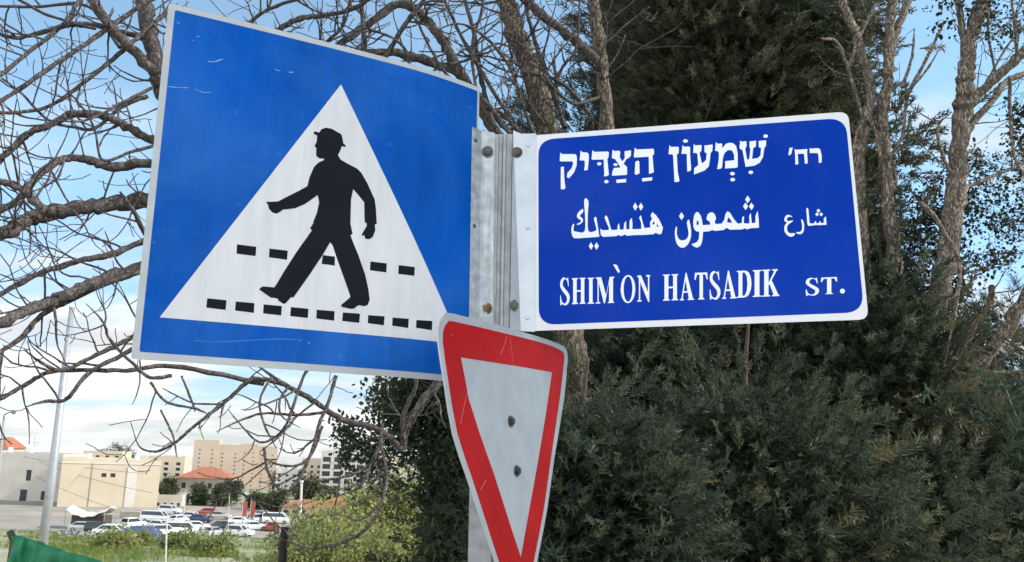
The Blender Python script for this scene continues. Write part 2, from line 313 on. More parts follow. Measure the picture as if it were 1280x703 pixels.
P4 = [(690,55),(705,125),(690,130),(700,160),(745,270),(790,400),(812,500),(820,570),(805,605),(780,612),(750,605),(735,610),(715,628),(690,630),(628,615),(630,600),(655,580),(690,550),(685,530),(650,430),(600,290),(570,200),(553,180),(500,270),(420,390),(350,490),(305,553),(290,550),(255,590),(240,597),(205,575),(200,562),(180,555),(155,555),(75,500),(78,490),(100,478),(150,482),(175,485),(190,465),(240,380),(330,240),(430,100),(418,85),(440,50)]
P5 = [(385,690),(410,630),(425,560),(415,510),(330,570),(260,600),(180,608),(165,620),(140,635),(110,628),(85,600),(82,580),(65,555),(110,555),(150,552),(200,525),(290,480),(345,450),(360,390),(390,320),(420,290),(455,275),(460,265),(425,262),(405,245),(405,190),(393,180),(408,150),(412,108),(390,98)]
K = 5.406
man = [(320+x/K, 150+y/K) for x, y in P1] + [(310+x/K, 270+y/K) for x, y in P2] + [(320+x/K, 150+y/K) for x, y in P3] + [(310+x/K, 270+y/K) for x, y in P4] + [(320+x/K, 150+y/K) for x, y in P5]
blue.film('walking_figure', [[blue.loc(*p) for p in man]], .0014, M['black_film'])
DQ = [[(348,85),(427,95),(424,133),(346,123)],[(481,102),(556,111),(553,148),(479,138)],[(700,129),(749,135),(749,172),(695,165)],[(895,155),(962,163),(960,200),(893,191)],[(1011,170),(1077,178),(1075,214),(1009,206)],
      [(226,306),(305,314),(301,354),(222,344)],[(343,319),(419,326),(417,366),(340,356)],[(457,331),(532,338),(529,376),(455,368)],[(569,342),(641,349),(638,387),(566,379)],[(675,353),(748,359),(746,398),(673,389)],[(782,364),(852,369),(849,407),(779,399)],[(886,375),(953,380),(950,417),(884,408)],[(986,385),(1052,390),(1050,428),(984,418)],[(1084,395),(1149,399),(1147,437),(1082,427)]]
for L in crop(DQ, 190, 280, 3.282): blue.film('crossing_dash', [[blue.loc(*p) for p in L]], .0012, M['black_film'])
def scratch(b, pts, w, z, mt, name):          # thin jagged scuffs given as pixel polylines
    for L in pts:
        up = []; dn = []
        for i, (x, y) in enumerate(L):
            ww = w * (.25 + .75*random.random()); up.append(b.loc(x, y - ww)); dn.append(b.loc(x + .2, y + ww))
        b.film(name, [up + dn[::-1]], z, mt, .0001)
scratch(blue, [[(207.5,109),(209,108.3),(216,109.2),(226,110),(235,110.2)],[(244,111.5),(249,114),(254,116),(264,115.8)],[(239.5,50.5),(241,50.8),(242.5,51)],[(246,46),(248,46.2),(249,46)],[(221,27.5),(222,28.5),(224,29.6)],
               [(260,77),(266,78),(273,76),(279,74)],[(344,87),(347,88.5),(350,89)],[(360,90),(362,90.8),(366,90.6)],[(203,283),(204.2,286),(204.8,290)],[(191,302),(192.5,304),(194,304.2)],[(373,424),(374,425.8),(376.5,426)],[(384,428),(386,429.5),(387.5,429)],
               [(354,411.5),(355,416),(356,420)]], .55, .0006, M['scuff'], 'scuff_mark')
M['scratch'] = mat('faint_scratch', (.10, .26, .62), .6); scratch(blue, [[(243,426),(262,427.4),(290,427),(320,425.2),(345,424),(363,424.2),(372,425)]], .45, .0006, M['scratch'], 'scratch')

# ---- the street name sign
street = Board('street_name_sign', pose([(651, 171.5), (1061, 139), (1085.5, 398.5), (650, 415)], .628, .40),
               'blue street name sign with white Hebrew, Arabic and Latin lettering, right of the post', 'street sign')
street.film('board', [round_poly([(-.314, .2), (.314, .2), (.314, -.2), (-.314, -.2)], [.002, .018, .018, .002])], -.0012, M['white_board'], .0024)
bq = [street.loc(*p) for p in ((673, 175), (1057, 147.5), (1080, 390.5), (673.5, 406.5))]
street.film('blue_panel', [round_poly(bq, .034, 10)], .0003, M['street_blue'])
def write(name, parts): street.film(name, [[street.loc(*p) for p in L] for L in parts], .0008, M['letter'])
HA = [[(92,185),(110,203),(250,203),(268,213),(275,250),(270,330),(245,400),(215,438),(185,468),(165,455),(170,410),(215,360),(232,310),(228,283),(90,283),(85,270)],
      [(98,345),(130,340),(136,480),(148,575),(135,590),(98,588),(97,480)],
      [(315,165),(335,183),(385,185),(403,198),(405,260),(392,378),(352,382),(362,330),(360,285),(355,272),(308,272),(305,262)],
      [(445,158),(462,178),(615,175),(625,185),(622,235),(608,255),(625,430),(600,445),(572,447),(575,420),(568,262),(440,265),(435,255)],
      ell(520,309,24,18), ell(598,505,24,18),
      [(665,155),(685,170),(740,165),(750,178),(745,235),(772,285),(800,245),(797,172),(868,162),(868,218),(845,245),(815,260),(787,310),(825,345),(825,425),(810,432),(660,440),(665,395),(680,356),(752,350),(725,300),(690,255),(660,250),(658,240)],
      ell(698,318,23,15), [(706,485),(815,475),(813,512),(710,520)]]
HB = [[(120,218),(140,240),(320,232),(330,245),(330,290),(313,310),(328,490),(300,502),(275,507),(272,320),(112,328),(108,310)],
      [(125,375),(155,362),(168,375),(172,500),(140,518),(118,512)], [(197,557),(310,545),(308,580),(202,592)],
      [(500,192),(515,212),(595,210),(603,222),(600,280),(580,298),(590,480),(610,585),(595,596),(555,597),(550,500),(540,305),(525,290),(495,295),(490,285)],
      [(645,188),(660,210),(715,207),(728,222),(725,280),(738,465),(715,480),(695,482),(690,295),(680,285),(638,290),(632,280)], ell(675,147,27,19)]
HC = [[(-25,222),(-10,240),(55,235),(62,245),(58,300),(38,320),(65,440),(110,400),(118,325),(95,315),(92,240),(182,230),(180,300),(160,322),(152,400),(140,470),(95,515),(0,550),(-22,560),(-20,490),(25,455),(15,330),(-5,320),(-30,325)],
      [(218,202),(240,222),(285,218),(290,270),(330,220),(375,209),(410,217),(440,245),(458,330),(458,475),(445,485),(320,492),(322,412),(420,402),(418,340),(395,295),(350,290),(312,325),(295,380),(285,485),(262,497),(232,500),(250,400),(252,320),(235,300),(212,300),(210,285)],
      ell(400,549,26,19), ell(403,615,26,19),
      [(485,185),(500,198),(552,193),(556,245),(540,278),(562,395),(585,390),(598,275),(588,265),(588,195),(660,187),(658,250),(628,270),(615,388),(680,378),(708,350),(715,268),(690,258),(688,190),(770,183),(768,240),(750,268),(735,370),(700,430),(640,462),(545,475),(510,290),(485,278),(478,262)],
      ell(765,137,26,19), ell(602,535,25,19)]
write('hebrew_name_lettering', crop(HA, 690, 170, 8.79) + crop(HB, 780, 160, 8.79) + crop(HC, 870, 155, 8.79))
HD = [[(240,170),(285,162),(262,255),(235,272),(225,262)], [(310,182),(328,195),(478,185),(485,195),(480,235),(482,260),(490,370),(480,385),(452,385),(440,265),(435,248),(352,250),(362,385),(345,397),(320,395),(318,260),(312,215)],
      [(515,165),(530,180),(625,172),(650,178),(665,200),(680,270),(682,360),(665,375),(642,372),(640,300),(632,250),(615,238),(518,240)]]
write('hebrew_street_word', crop(HD, 965, 170, 10.99))
AE = [soft([(105,350),(112,365),(105,400),(108,430),(130,438),(228,435),(230,240),(222,110),(240,72),(270,112),(262,240),(268,432),(345,430),(355,400),(330,300),(352,278),(362,320),(385,470),(380,495),(250,505),(125,512),(95,490),(82,440),(85,390)]),
      soft([(205,190),(210,225),(175,265),(208,300),(200,340),(155,365),(142,355),(180,335),(185,315),(150,290),(142,265),(160,225)]), dia(297,597,25,42), dia(358,597,25,42), dia(783,165,26,44), dia(845,165,26,44),
      [(398,402),(415,422),(490,422),(495,400),(445,285),(462,258),(480,280),(520,420),(585,420),(592,370),(608,345),(612,415),(655,418),(662,350),(682,320),(685,415),(720,412),(722,320),(745,285),(752,345),(752,412),(850,410),(848,340),(825,285),(845,258),(868,350),(885,400)]
      + [(x+659, y-44) for x, y in ((290,436),(285,385),(310,340),(292,310),(312,268),(350,300),(385,348),(428,440),(415,500),(395,515),(345,495),(330,510))]
      + [(880,475),(760,478),(690,485),(670,470),(650,480),(620,488),(600,472),(575,488),(430,497),(405,475)],
      [(984,320),(1000,356),(968,362)], [(1021,348),(1042,388),(1018,384)]]
AF = [soft([(572,430),(582,440),(580,500),(600,560),(640,580),(690,560),(710,500),(692,390),(712,350),(730,420),(738,520),(715,600),(680,645),(635,660),(590,630),(565,560),(560,480)]), dia(632,313,28,43)]
AG = [[(100,265),(120,278),(140,310),(152,350),(162,412),(245,407),(240,375),(205,352),(205,330),(215,295),(240,275),(265,270),(288,285),(303,315),(308,345),(292,370),(302,400),(370,395),(398,355),(412,290),(435,258),(465,280),(500,340),(545,395),(590,390),(595,330),(615,310),(612,390),(650,395),(675,390),(672,310),(690,275),(695,340),(700,390),(740,385),(742,310),(765,255),(775,340),(780,440),(690,445),(650,458),(625,445),(600,458),(460,462),(425,440),(390,465),(300,475),(265,465),(235,478),(165,485),(160,560),(150,610),(130,645),(95,660),(55,640),(38,618),(70,612),(100,595),(120,560),(125,485),(95,480),(75,465),(60,430),(58,370),(68,305),(82,278)],
      [(100,355),(120,385),(112,415),(92,402)], [(440,325),(460,340),(487,388),(428,380)], dia(655,130,28,42), dia(632,205,28,42), dia(697,205,28,42)]
write('arabic_name_lettering', crop(AE, 705, 240, 8.79) + crop(AF, 780, 235, 8.79) + crop(AG, 860, 235, 8.79))
AH = [[(470,180),(490,165),(500,200),(515,375),(540,385),(575,380),(600,345),(608,378),(640,378),(660,345),(668,375),(710,375),(712,310),(738,285),(745,350),(748,400),(640,405),(610,402),(500,415),(485,390)], dia(637,207,27,28), dia(617,257,26,27), dia(675,257,26,27),
      soft([(400,335),(415,330),(438,380),(440,450),(425,505),(385,530),(335,515),(340,500),(385,498),(410,465),(412,400)]),
      soft([(168,330),(180,290),(210,265),(250,270),(280,295),(250,290),(215,300),(205,330),(220,350),(285,340),(275,360),(225,395),(205,440),(215,490),(245,515),(285,515),(315,520),(305,545),(265,565),(220,550),(180,505),(168,450),(180,400),(203,370),(175,350)])]
write('arabic_street_word', crop(AH, 965, 245, 10.99))
GL = {'H': [[(0,0),(.45,0),(.45,.03),(.36,.06),(.36,.47),(.67,.47),(.67,.06),(.57,.03),(.57,0),(1,0),(1,.03),(.92,.06),(.92,.94),(1,.97),(1,1),(.57,1),(.57,.97),(.67,.94),(.67,.53),(.36,.53),(.36,.94),(.45,.97),(.45,1),(0,1),(0,.97),(.1,.94),(.1,.06),(0,.03)]],
 'I': [[(0,0),(1,0),(1,.03),(.78,.06),(.78,.94),(1,.97),(1,1),(0,1),(0,.97),(.22,.94),(.22,.06),(0,.03)]],
 'M': [[(0,0),(.25,0),(.25,.03),(.165,.06),(.165,.8),(.44,0),(.5,0),(.72,.8),(.72,.06),(.65,.03),(.65,0),(1,0),(1,.03),(.93,.06),(.93,.94),(1,.97),(1,1),(.75,1),(.56,.3),(.3,1),(0,1),(0,.97),(.1,.93),(.1,.06),(0,.03)]],
 'N': [[(0,0),(.35,0),(.35,.03),(.23,.07),(.23,.75),(.85,-.03),(.93,-.03),(.93,.93),(1,.97),(1,1),(.68,1),(.68,.97),(.83,.92),(.83,.35),(.3,1),(0,1),(0,.97),(.13,.9),(.13,.07),(0,.03)]],
 'A': [[(0,0),(.28,0),(.28,.03),(.19,.07),(.25,.28),(.56,.28),(.63,.06),(.55,.03),(.55,0),(1,0),(1,.03),(.92,.06),(.46,1.03),(.40,1.03),(.1,.07),(0,.03)], [(.27,.34),(.53,.34),(.4,.74)]],
 'T': [[(.28,0),(.75,0),(.75,.03),(.64,.06),(.64,.93),(.82,.92),(.93,.74),(1,.74),(.97,1),(.03,1),(0,.74),(.07,.74),(.18,.92),(.38,.93),(.38,.06),(.28,.03)]],
 'D': [[(0,0),(.5,0),(.68,.03),(.82,.1),(.95,.28),(1,.5),(.95,.75),(.82,.92),(.68,.98),(.5,1),(0,1),(0,.97),(.12,.94),(.12,.06),(0,.03)], [(.38,.06),(.55,.08),(.68,.25),(.72,.5),(.68,.78),(.55,.92),(.38,.94)]],
 'K': [[(0,0),(.47,0),(.47,.03),(.37,.06),(.37,.4),(.42,.47),(.66,.07),(.58,.03),(.58,0),(1,0),(1,.03),(.93,.06),(.55,.6),(.82,.92),(.9,.97),(.9,1),(.58,1),(.58,.97),(.7,.93),(.37,.5),(.37,.94),(.47,.97),(.47,1),(0,1),(0,.97),(.12,.94),(.12,.06),(0,.03)]],
 'O': [ell(.5,.5,.5,.51,24), ell(.5,.5,.30,.46,24)],
 'S': [soft([(.84,1),(.9,.7),(.84,.7),(.75,.88),(.55,.96),(.35,.9),(.28,.78),(.35,.68),(.75,.5),(.97,.36),(1,.22),(.9,.08),(.68,-.01),(.45,-.01),(.22,.04),(.12,-.01),(.05,.0),(.02,.34),(.08,.34),(.18,.14),(.42,.05),(.62,.08),(.73,.2),(.65,.33),(.3,.5),(.06,.66),(.02,.8),(.1,.93),(.3,1.01),(.5,1.01),(.7,.96),(.78,1)], 2)]}
def letters(items, ox, oy, sc):
    out = []
    for ch, x0, x1, yt, yb in items:
        for L in GL[ch]: out.append([(x0 + x*(x1-x0), yb - y*(yb-yt) - (x-.5)*(x1-x0)*.045) for x, y in L])
    return crop(out, ox, oy, sc)
lat = letters([('S',88,195,245,540),('H',218,368,245,530),('I',393,462,242,528),('M',480,685,235,522)], 690, 320, 8.79) \
    + crop([[(672,97),(700,97),(716,103),(746,175),(738,190),(722,180)]], 690, 320, 8.79) \
    + letters([('O',-36,125,215,518),('N',145,288,215,502),('H',428,595,205,492),('A',615,770,195,488)], 780, 320, 8.79) \
    + letters([('T',-104,40,230,525),('S',60,180,218,522),('A',200,357,215,515),('D',360,522,208,503),('I',535,630,202,495),('K',638,828,195,490)], 880, 315, 8.79)
write('latin_name_lettering', lat)
write('latin_street_abbreviation', letters([('S',185,370,252,490),('T',395,620,242,472)], 990, 325, 10.99) + crop([ell(692,432,34,34)], 990, 325, 10.99))

# ---- the bent yield sign, turned almost edge-on
TL, TR = at(529, 388, 1.30), at(712, 441, 1.83)
ax = (TR - TL).normalized(); O = (TL + TR) / 2
dd = ray(655, 790); k = (O - EYE).dot(ax) / dd.dot(ax); ay = (O - (EYE + dd*k)); ay = (ay - ax*ay.dot(ax)).normalized(); az = ax.cross(ay)
mw = Matrix(((ax.x, ay.x, az.x, O.x), (ax.y, ay.y, az.y, O.y), (ax.z, ay.z, az.z, O.z), (0, 0, 0, 1)))
yld = Board('yield_sign', mw, 'red and white downward triangle sign, bent and scuffed, below the two blue signs', 'road sign')
out = [(548,424),(549.5,405),(556,393.5),(566,392),(621,406.5),(670,420),(697,429.5),(707.5,436),(709.7,448),(708.5,463),(705,500),(693,573),(684,637),(672.6,697),(662,752),(657,768),(651,772),(645,768),(638,752),(620,703),(602,649),(585,598),(567,543),(556,478)]
red = [(553.5,428),(555,410.5),(560,403),(567,402),(621,414.6),(675,428),(699.5,437.5),(705,444),(704.5,456),(700,495),(688.5,573),(679.5,637),(668,697),(659,742),(655,756),(651,759),(647,755),(642,742),(624,703),(606.5,649),(589.5,596),(571.5,541),(560.5,478)]
wht = [(576,447),(611,452.5),(650,458.5),(690,465.5),(682,520),(672,580),(662,635),(651,697),(640,664),(617,592),(600,544),(586,500)]
YB = lambda L: [yld.loc(*p) for p in L]
yld.film('plate', [YB(soft(out, 2))], -.0015, M['grey_rim'], .003)
yld.film('red_border', [YB(soft(red, 2)), YB(wht)], .0003, M['red_film'])
yld.film('white_centre', [YB(wht)], .0003, M['grey_film'])
scratch(yld, [[(633,421),(631,428),(628,436),(625,443)],[(637.5,421),(638.5,435),(640,450),(641,456)],[(584,490),(580,505),(575,530)],[(563,418),(564,419.5),(565,419)],[(600,612),(604,606),(607,600)]], .5, .0008, M['scuff_red'], 'scuff_mark')
def bolt(parent, p, nrm, r, mt, name='bolt'):  # washer, hexagonal head and threaded stud on a surface, in parent space
    b = MB(); q = Vector(nrm).to_track_quat('Z', 'Y').to_matrix().to_4x4(); T = Matrix.Translation(Vector(p)) @ q
    def prism(rad, z0, z1, n, ph=0):
        V = [T @ Vector((rad*math.cos(ph+2*math.pi*i/n), rad*math.sin(ph+2*math.pi*i/n), z)) for z in (z0, z1) for i in range(n)]
        b.add(V, [tuple(range(n-1, -1, -1)), tuple(range(n, 2*n))] + [(i, (i+1) % n, n+(i+1) % n, n+i) for i in range(n)])
    prism(r*1.55, 0, r*.22, 18); prism(r, r*.23, r*.95, 6, .3); prism(r*.5, r*.96, r*1.12, 12)
    return b.build(name, mt, parent)
for px, py in ((638, 527), (645.5, 589)):
    x, y = yld.loc(px, py); bolt(yld.e, (x, y, .0006), (0, 0, 1), .0065, M['bolt'])

# ---- signpost, brackets
post = empty('signpost', (0, 0, 0), 0, 'galvanised steel post with two angle brackets between the blue signs', 'signpost')
def on_board(bd, px, py, z):
    x, y = bd.loc(px, py, z); return bd.mw @ Vector((x, y, z + (bd.bend(x) if bd.bend else 0)))
def fold(name, edges, th, mt):                # a folded steel sheet through upright edges, each a (top, bottom) pair of points
    b = MB(); n = len(edges); back = Vector((0.05, 1, 0)) * th; V = []
    for a, c in edges: V += [a, c, a + back, c + back]
    F = []
    for i in range(n-1):
        p, q = 4*i, 4*i+4
        F += [(p, p+1, q+1, q), (p+3, p+2, q+2, q+3), (p+2, p, q, q+2), (p+1, p+3, q+3, q+1)]
    F += [(0, 2, 3, 1), (4*n-4, 4*n-3, 4*n-1, 4*n-2)]
    b.add(V, F); return b.build(name, mt, post)
def down(a, c, z):                            # the foot of the upright line through a and c
    return c + (c - a) * ((c.z - z) / (a.z - c.z))
e0 = (on_board(blue, 590, 158.5, .0018), on_board(blue, 586, 412, .0018)); e1 = (on_board(blue, 602, 163.5, .0018), on_board(blue, 599, 420, .0018))
Y1 = e1[0].y
e2 = (at(618.5, 166, Y1 + .004), at(616, 424, Y1 + .004))
fold('angle_bracket', [e0, e1, e2], .003, M['zinc'])
b4 = (on_board(street, 651.3, 167.5, .0018), on_board(street, 651, 414, .0018)); b5 = (on_board(street, 670, 167, .0018), on_board(street, 668.5, 415, .0018))
b3 = (at(641.5, 163, Y1 + .012), at(637.3, 413, Y1 + .012))
fold('angle_bracket', [b3, b4, b5], .003, M['zinc_new'])
YP = Y1 + .022
pe = []
for xt, xb, dy in ((597, 591.6, .045), (597, 591.6, .0), (623.2, 619, .0), (624, 619.8, .012), (628.6, 624.4, .013), (629.4, 625.2, .006), (632.6, 628.4, .006), (633.4, 629.2, .014), (640.3, 636, .014), (642, 638, .05)):
    a, c = at(xt, 168, YP + dy), at(xb, 406, YP + dy); pe.append((a, down(a, c, -.25)))
b = MB(); V = []; n = len(pe)
for a, c in pe: V += [a, c]
F = [(2*i, 2*i+1, (2*i+3) % (2*n), (2*i+2) % (2*n)) for i in range(n)] + [tuple(2*i for i in range(n)), tuple(2*i+1 for i in range(n-1, -1, -1))]
b.add(V, F); b.build('post', M['zinc_dull'], post)
toc = Vector((0, -1, 0))
bolt(post, at(609.5, 190, Y1 + .0005), (-.1, -1, 0), .0075, M['bolt']); bolt(post, at(608, 386, Y1 + .0005), (-.1, -1, 0), .0075, M['bolt_rust'])
n3 = (b4[0] - b3[0]).cross(Vector((0, 0, 1))); n3 = n3 if n3.y < 0 else -n3; n3 = n3.normalized()
for py in (190.5, 383): 
    f = (py - 163) / 250; a = b3[0].lerp(b3[1], f); c = b4[0].lerp(b4[1], f); bolt(post, a.lerp(c, .5) + n3*.0005, n3, .0075, M['bolt'])
def rivet(px, py, bd, r, mt, par):
    x, y = bd.loc(px, py); z = bd.bend(x) if bd.bend else 0
    bm = bmesh.new(); bmesh.ops.create_uvsphere(bm, u_segments=12, v_segments=6, radius=r)
    for v in bm.verts: v.co.z *= .45; v.co += Vector((x, y, z + .0022))
    bm_obj('rivet', bm, mt, par, True)
for px, py in ((660.5, 182.5), (660, 285.5), (659.5, 398)): rivet(px, py, street, .004, M['rivet'], street.e)
for px, py in ((593.5, 176), (592, 283)): rivet(px, py, blue, .0042, M['bolt'], blue.e)
# clamp arm that carries the yield sign on the post
x, y = yld.loc(645.5, 589); bk = yld.mw @ Vector((x, y, -.004)); pf = at(625, 589, YP + .02)
x, y = yld.loc(638, 527); bk2 = yld.mw @ Vector((x, y, -.004))
b = MB(); b.tube([bk, bk.lerp(pf, .6), pf], .008, 8); b.tube([bk2, bk2.lerp(at(627, 527, YP + .02), .6), at(627, 527, YP + .02)], .008, 8); b.build('clamp_arm', M['zinc'], yld.e)
yld.e.children[-1].matrix_world = Matrix()
# ------------------------------------------------------------------ terrain
def gz(Y):
    if Y < 11: return 0.0
    if Y < 14: return -(Y - 11) * .40
    if Y < 140: return -1.2 - (Y - 14) * .096
    if Y < 300: return -13.296 - (Y - 140) * .008
    return -14.576 - (Y - 300) * .045
def ground_at(px, py):                        # where a pixel's ray meets the ground
    d = ray(px, py); Y = 5.0
    while Y < 900:
        p = EYE + d * (Y / d.y)
        if p.z <= gz(Y): return Vector((p.x, Y, gz(Y)))
        Y += .1 if Y < 60 else .3
    return p
M['ground'] = mat('dry_grassy_soil', (.40, .34, .24), .95, scale=.14, col2=(.17, .21, .07), bump=.4, bscale=1.5, detail=9)
M['tarmac'] = mat('dusty_tarmac', (.38, .32, .24), .95, scale=.12, col2=(.22, .20, .175), detail=9)
rows = [-80, -20, 0, 5, 11, 14, 18, 24, 32, 42, 55, 70, 85, 100, 120, 140, 160, 185, 220, 300, 400, 700, 1500, 4000, 12000]
V = []; F = []; nx = 33
for j, Y in enumerate(rows):
    for i in range(nx):
        u = (i / (nx - 1) - .5) * 2; x = u * (60 + max(0, Y) * 1.3)
        V.append((x, Y, gz(Y) + (random.uniform(-.12, .12) if 14 < Y < 135 else 0)))
F = [(j*nx+i, j*nx+i+1, (j+1)*nx+i+1, (j+1)*nx+i) for j in range(len(rows)-1) for i in range(nx-1)]
tag(mesh_obj('ground', V, F, M['ground'], None, True), kind='structure')
V = []; F = []; yr = [141, 150, 160, 175, 190, 225]
for Y in yr: V += [(-165, Y, gz(Y) + .03), (10, Y, gz(Y) + .03)]
F = [(2*i, 2*i+1, 2*i+3, 2*i+2) for i in range(len(yr)-1)]
tag(mesh_obj('parking_lot', V, F, M['tarmac']), kind='structure')

M['paving'] = mat('pale_paving', (.46, .42, .36), .9, scale=2.5, col2=(.36, .33, .28), detail=8)
M['asphalt'] = mat('street_asphalt', (.11, .105, .10), .9, var=.3, scale=3)
b = MB(); b.box(-14, -2.2, -.05, 9, 3.2, .13); tag(b.build('pavement', M['paving']), kind='structure')
V = [(-60, -11, .012), (60, -11, .012), (60, -2.2, .012), (-60, -2.2, .012)]; tag(mesh_obj('road', V, [(0, 1, 2, 3)], M['asphalt']), kind='structure')

# ------------------------------------------------------------------ buildings
M['cream'] = mat('cream_render', (.58, .49, .36), .9, var=.12, scale=.25)
M['chalk'] = mat('chalky_render', (.56, .52, .45), .9, var=.14, scale=.3)
M['pink'] = mat('pinkish_stone', (.52, .41, .32), .9, var=.1, scale=.2)
M['pale'] = mat('pale_stone', (.62, .58, .51), .9, var=.12, scale=.3)
M['stone'] = mat('grey_stone_wall', (.44, .38, .30), .9, var=.25, scale=.8)
M['tile'] = mat('terracotta_tiles', (.42, .15, .08), .85, var=.3, scale=1.2)
M['glass'] = mat('dark_window_glass', (.05, .055, .06), .15)
M['recess'] = mat('shutter_grey', (.20, .19, .18), .6)
M['roofing'] = mat('whitewashed_roof', (.48, .46, .43), .9, var=.2, scale=.5)
M['tank'] = mat('white_tank', (.7, .7, .68), .5)
def facade(b, W_, H, wins, T, dep=.25):       # a wall with real openings; wins = (x0, z0, x1, z1)
    xs = sorted({0, W_} | {w[0] for w in wins} | {w[2] for w in wins}); zs = sorted({0, H} | {w[1] for w in wins} | {w[3] for w in wins})
    for i in range(len(xs)-1):
        for j in range(len(zs)-1):
            mx_, mz = (xs[i]+xs[i+1])/2, (zs[j]+zs[j+1])/2
            if any(w[0] < mx_ < w[2] and w[1] < mz < w[3] for w in wins): continue
            b.add([T @ Vector(p) for p in ((xs[i],0,zs[j]),(xs[i+1],0,zs[j]),(xs[i+1],0,zs[j+1]),(xs[i],0,zs[j+1]))], [(0,1,2,3)])
    for x0, z0, x1, z1 in wins:
        for q in (((x0,0,z0),(x0,dep,z0),(x0,dep,z1),(x0,0,z1)),((x1,0,z1),(x1,dep,z1),(x1,dep,z0),(x1,0,z0)),((x0,0,z1),(x0,dep,z1),(x1,dep,z1),(x1,0,z1)),((x1,0,z0),(x1,dep,z0),(x0,dep,z0),(x0,0,z0))):
            b.add([T @ Vector(p) for p in q], [(0,1,2,3)])
def grid(W_, H, cols, rows_, ww, wh, z0=1.2, step=None, x0=None):
    step = step or H / max(1, rows_); out = []
    for r in range(rows_):
        for c in range(cols):
            x = (c + .5) * W_ / cols - ww/2; z = z0 + r * step
            if z + wh < H - .3: out.append((x, z, x + ww, z + wh))
    return out
def building(name, label, cat, px0, px1, pytop, Y, m, dep=12, yaw=0, front=None, side=None, group=None, roof='flat', ridge=None, tanks=0, pil=False):
    c = at(px0, pytop, Y); x1 = at(px1, pytop, Y).x; Wd = (x1 - c.x) / max(.3, math.cos(yaw)); z0 = gz(Y) - 1; H = c.z - z0
    e = empty(name, (c.x, Y, z0), yaw, label, cat, group); b = MB(); I = Matrix()
    fw = front(Wd, H) if front else []; sw = side(dep, H) if side else []
    facade(b, Wd, H, fw, I)
    Ts = Matrix.Translation((Wd, 0, 0)) @ Matrix.Rotation(math.pi/2, 4, 'Z'); facade(b, dep, H, sw, Ts)
    b.add([(0,0,0),(0,dep,0),(0,dep,H),(0,0,H),(Wd,dep,0),(Wd,dep,H)], [(0,3,2,1),(1,2,5,4)])
    if roof == 'flat':                        # parapet all round
        t = .25; b.box(0, 0, H + .002, Wd, t, H + .7); b.box(0, dep - t, H + .002, Wd, dep, H + .7); b.box(0, t + .002, H + .002, t, dep - t - .002, H + .7); b.box(Wd - t, t + .002, H + .002, Wd, dep - t - .002, H + .7)
    b.build('wall', m, e)
    if pil:
        q = MB(); q.box(Wd*.66, -.18, 0, Wd*.76, -.003, H*.92); q.build('pilaster', M['pale'], e); q = MB(); q.tube([(Wd*.30, -.06, .5), (Wd*.30, -.06, H)], .06, 6); q.build('drain_pipe', M['recess'], e); q = MB(); q.box(-.1, -.12, H - .35, Wd + .1, -.003, H - .1); q.build('cornice', M['pale'], e)
    if roof == 'flat':
        r = MB(); r.box(t + .01, t + .01, H - .2, Wd - t - .01, dep - t - .01, H + .1); rf = r.build('roof', M['roofing'], e)
        for k in range(tanks):
            q = MB(); x = Wd * (.25 + .5 * k / max(1, tanks - 1)); q.tube([(x, dep*.4, H + .1), (x, dep*.4, H + 1.7)], .55, 12); q.build('water_tank', M['tank'], rf)
    else:
        r = MB(); o = .5; h = ridge or 2.5; k = min(Wd, dep) * .42
        if Wd >= dep: A = [(k, dep/2, H + h), (Wd - k, dep/2, H + h)]
        else: A = [(Wd/2, k, H + h), (Wd/2, dep - k, H + h)]
        C = [(-o,-o,H+.02),(Wd+o,-o,H+.02),(Wd+o,dep+o,H+.02),(-o,dep+o,H+.02)]
        Fs = [(0,1,5,4),(1,2,5),(2,3,4,5),(3,0,4),(3,2,1,0)] if Wd >= dep else [(0,1,4),(1,2,5,4),(2,3,5),(3,0,4,5),(3,2,1,0)]
        r.add(C + A, Fs); r.build('roof', M['tile'], e)
    for T, L in ((I, fw), (Ts, sw)):
        for x0, za, x1_, zb in L:
            w = MB(); w.add([T @ Vector(p) for p in ((x0,.2,za),(x1_,.2,za),(x1_,.2,zb),(x0,.2,zb))], [(0,1,2,3)])
            bar = .07 * (x1_ - x0)
            for q in ((x0,.14,za,x0+bar,.197,zb),(x1_-bar,.14,za,x1_,.197,zb),((x0+x1_-bar)/2,.14,za+.002,(x0+x1_+bar)/2,.197,zb-.002)): w.box(*q, M=T)
            w.build('window', M['glass'], e)
    return e
building('apartment_building', 'chalky white block with one dark window at the far left edge', 'building', -30, 76, 568, 205, M['chalk'], 14, R(4),
         front=lambda w, h: [(w*.60, h*.50, w*.66, h*.72), (w*.56, h*.08, w*.64, h*.32), (w*.8, h*.12, w*.86, h*.3), (w*.2, h*.5, w*.26, h*.7)], tanks=3)
building('apartment_building', 'broad cream block with two tiny windows high on its wall', 'building', 78, 184, 577, 192, M['cream'], 16, R(24),
         front=lambda w, h: [(w*.40, h*.70, w*.45, h*.78), (w*.49, h*.70, w*.54, h*.78)], tanks=2, pil=True)
building('apartment_building', 'narrow cream block behind the broad cream one, with small windows', 'building', 186, 228, 573, 240, M['cream'], 12, R(12),
         front=lambda w, h: grid(w, h, 3, 6, w*.12, h*.07, h*.2, h*.13), tanks=2)
building('stone_house', 'grey stone house with a pyramid roof of orange tiles', 'house', 222, 285, 597, 225, M['stone'], 11, R(8),
         front=lambda w, h: grid(w, h, 4, 2, w*.08, h*.2, h*.2, h*.42), roof='hip', ridge=2.6)
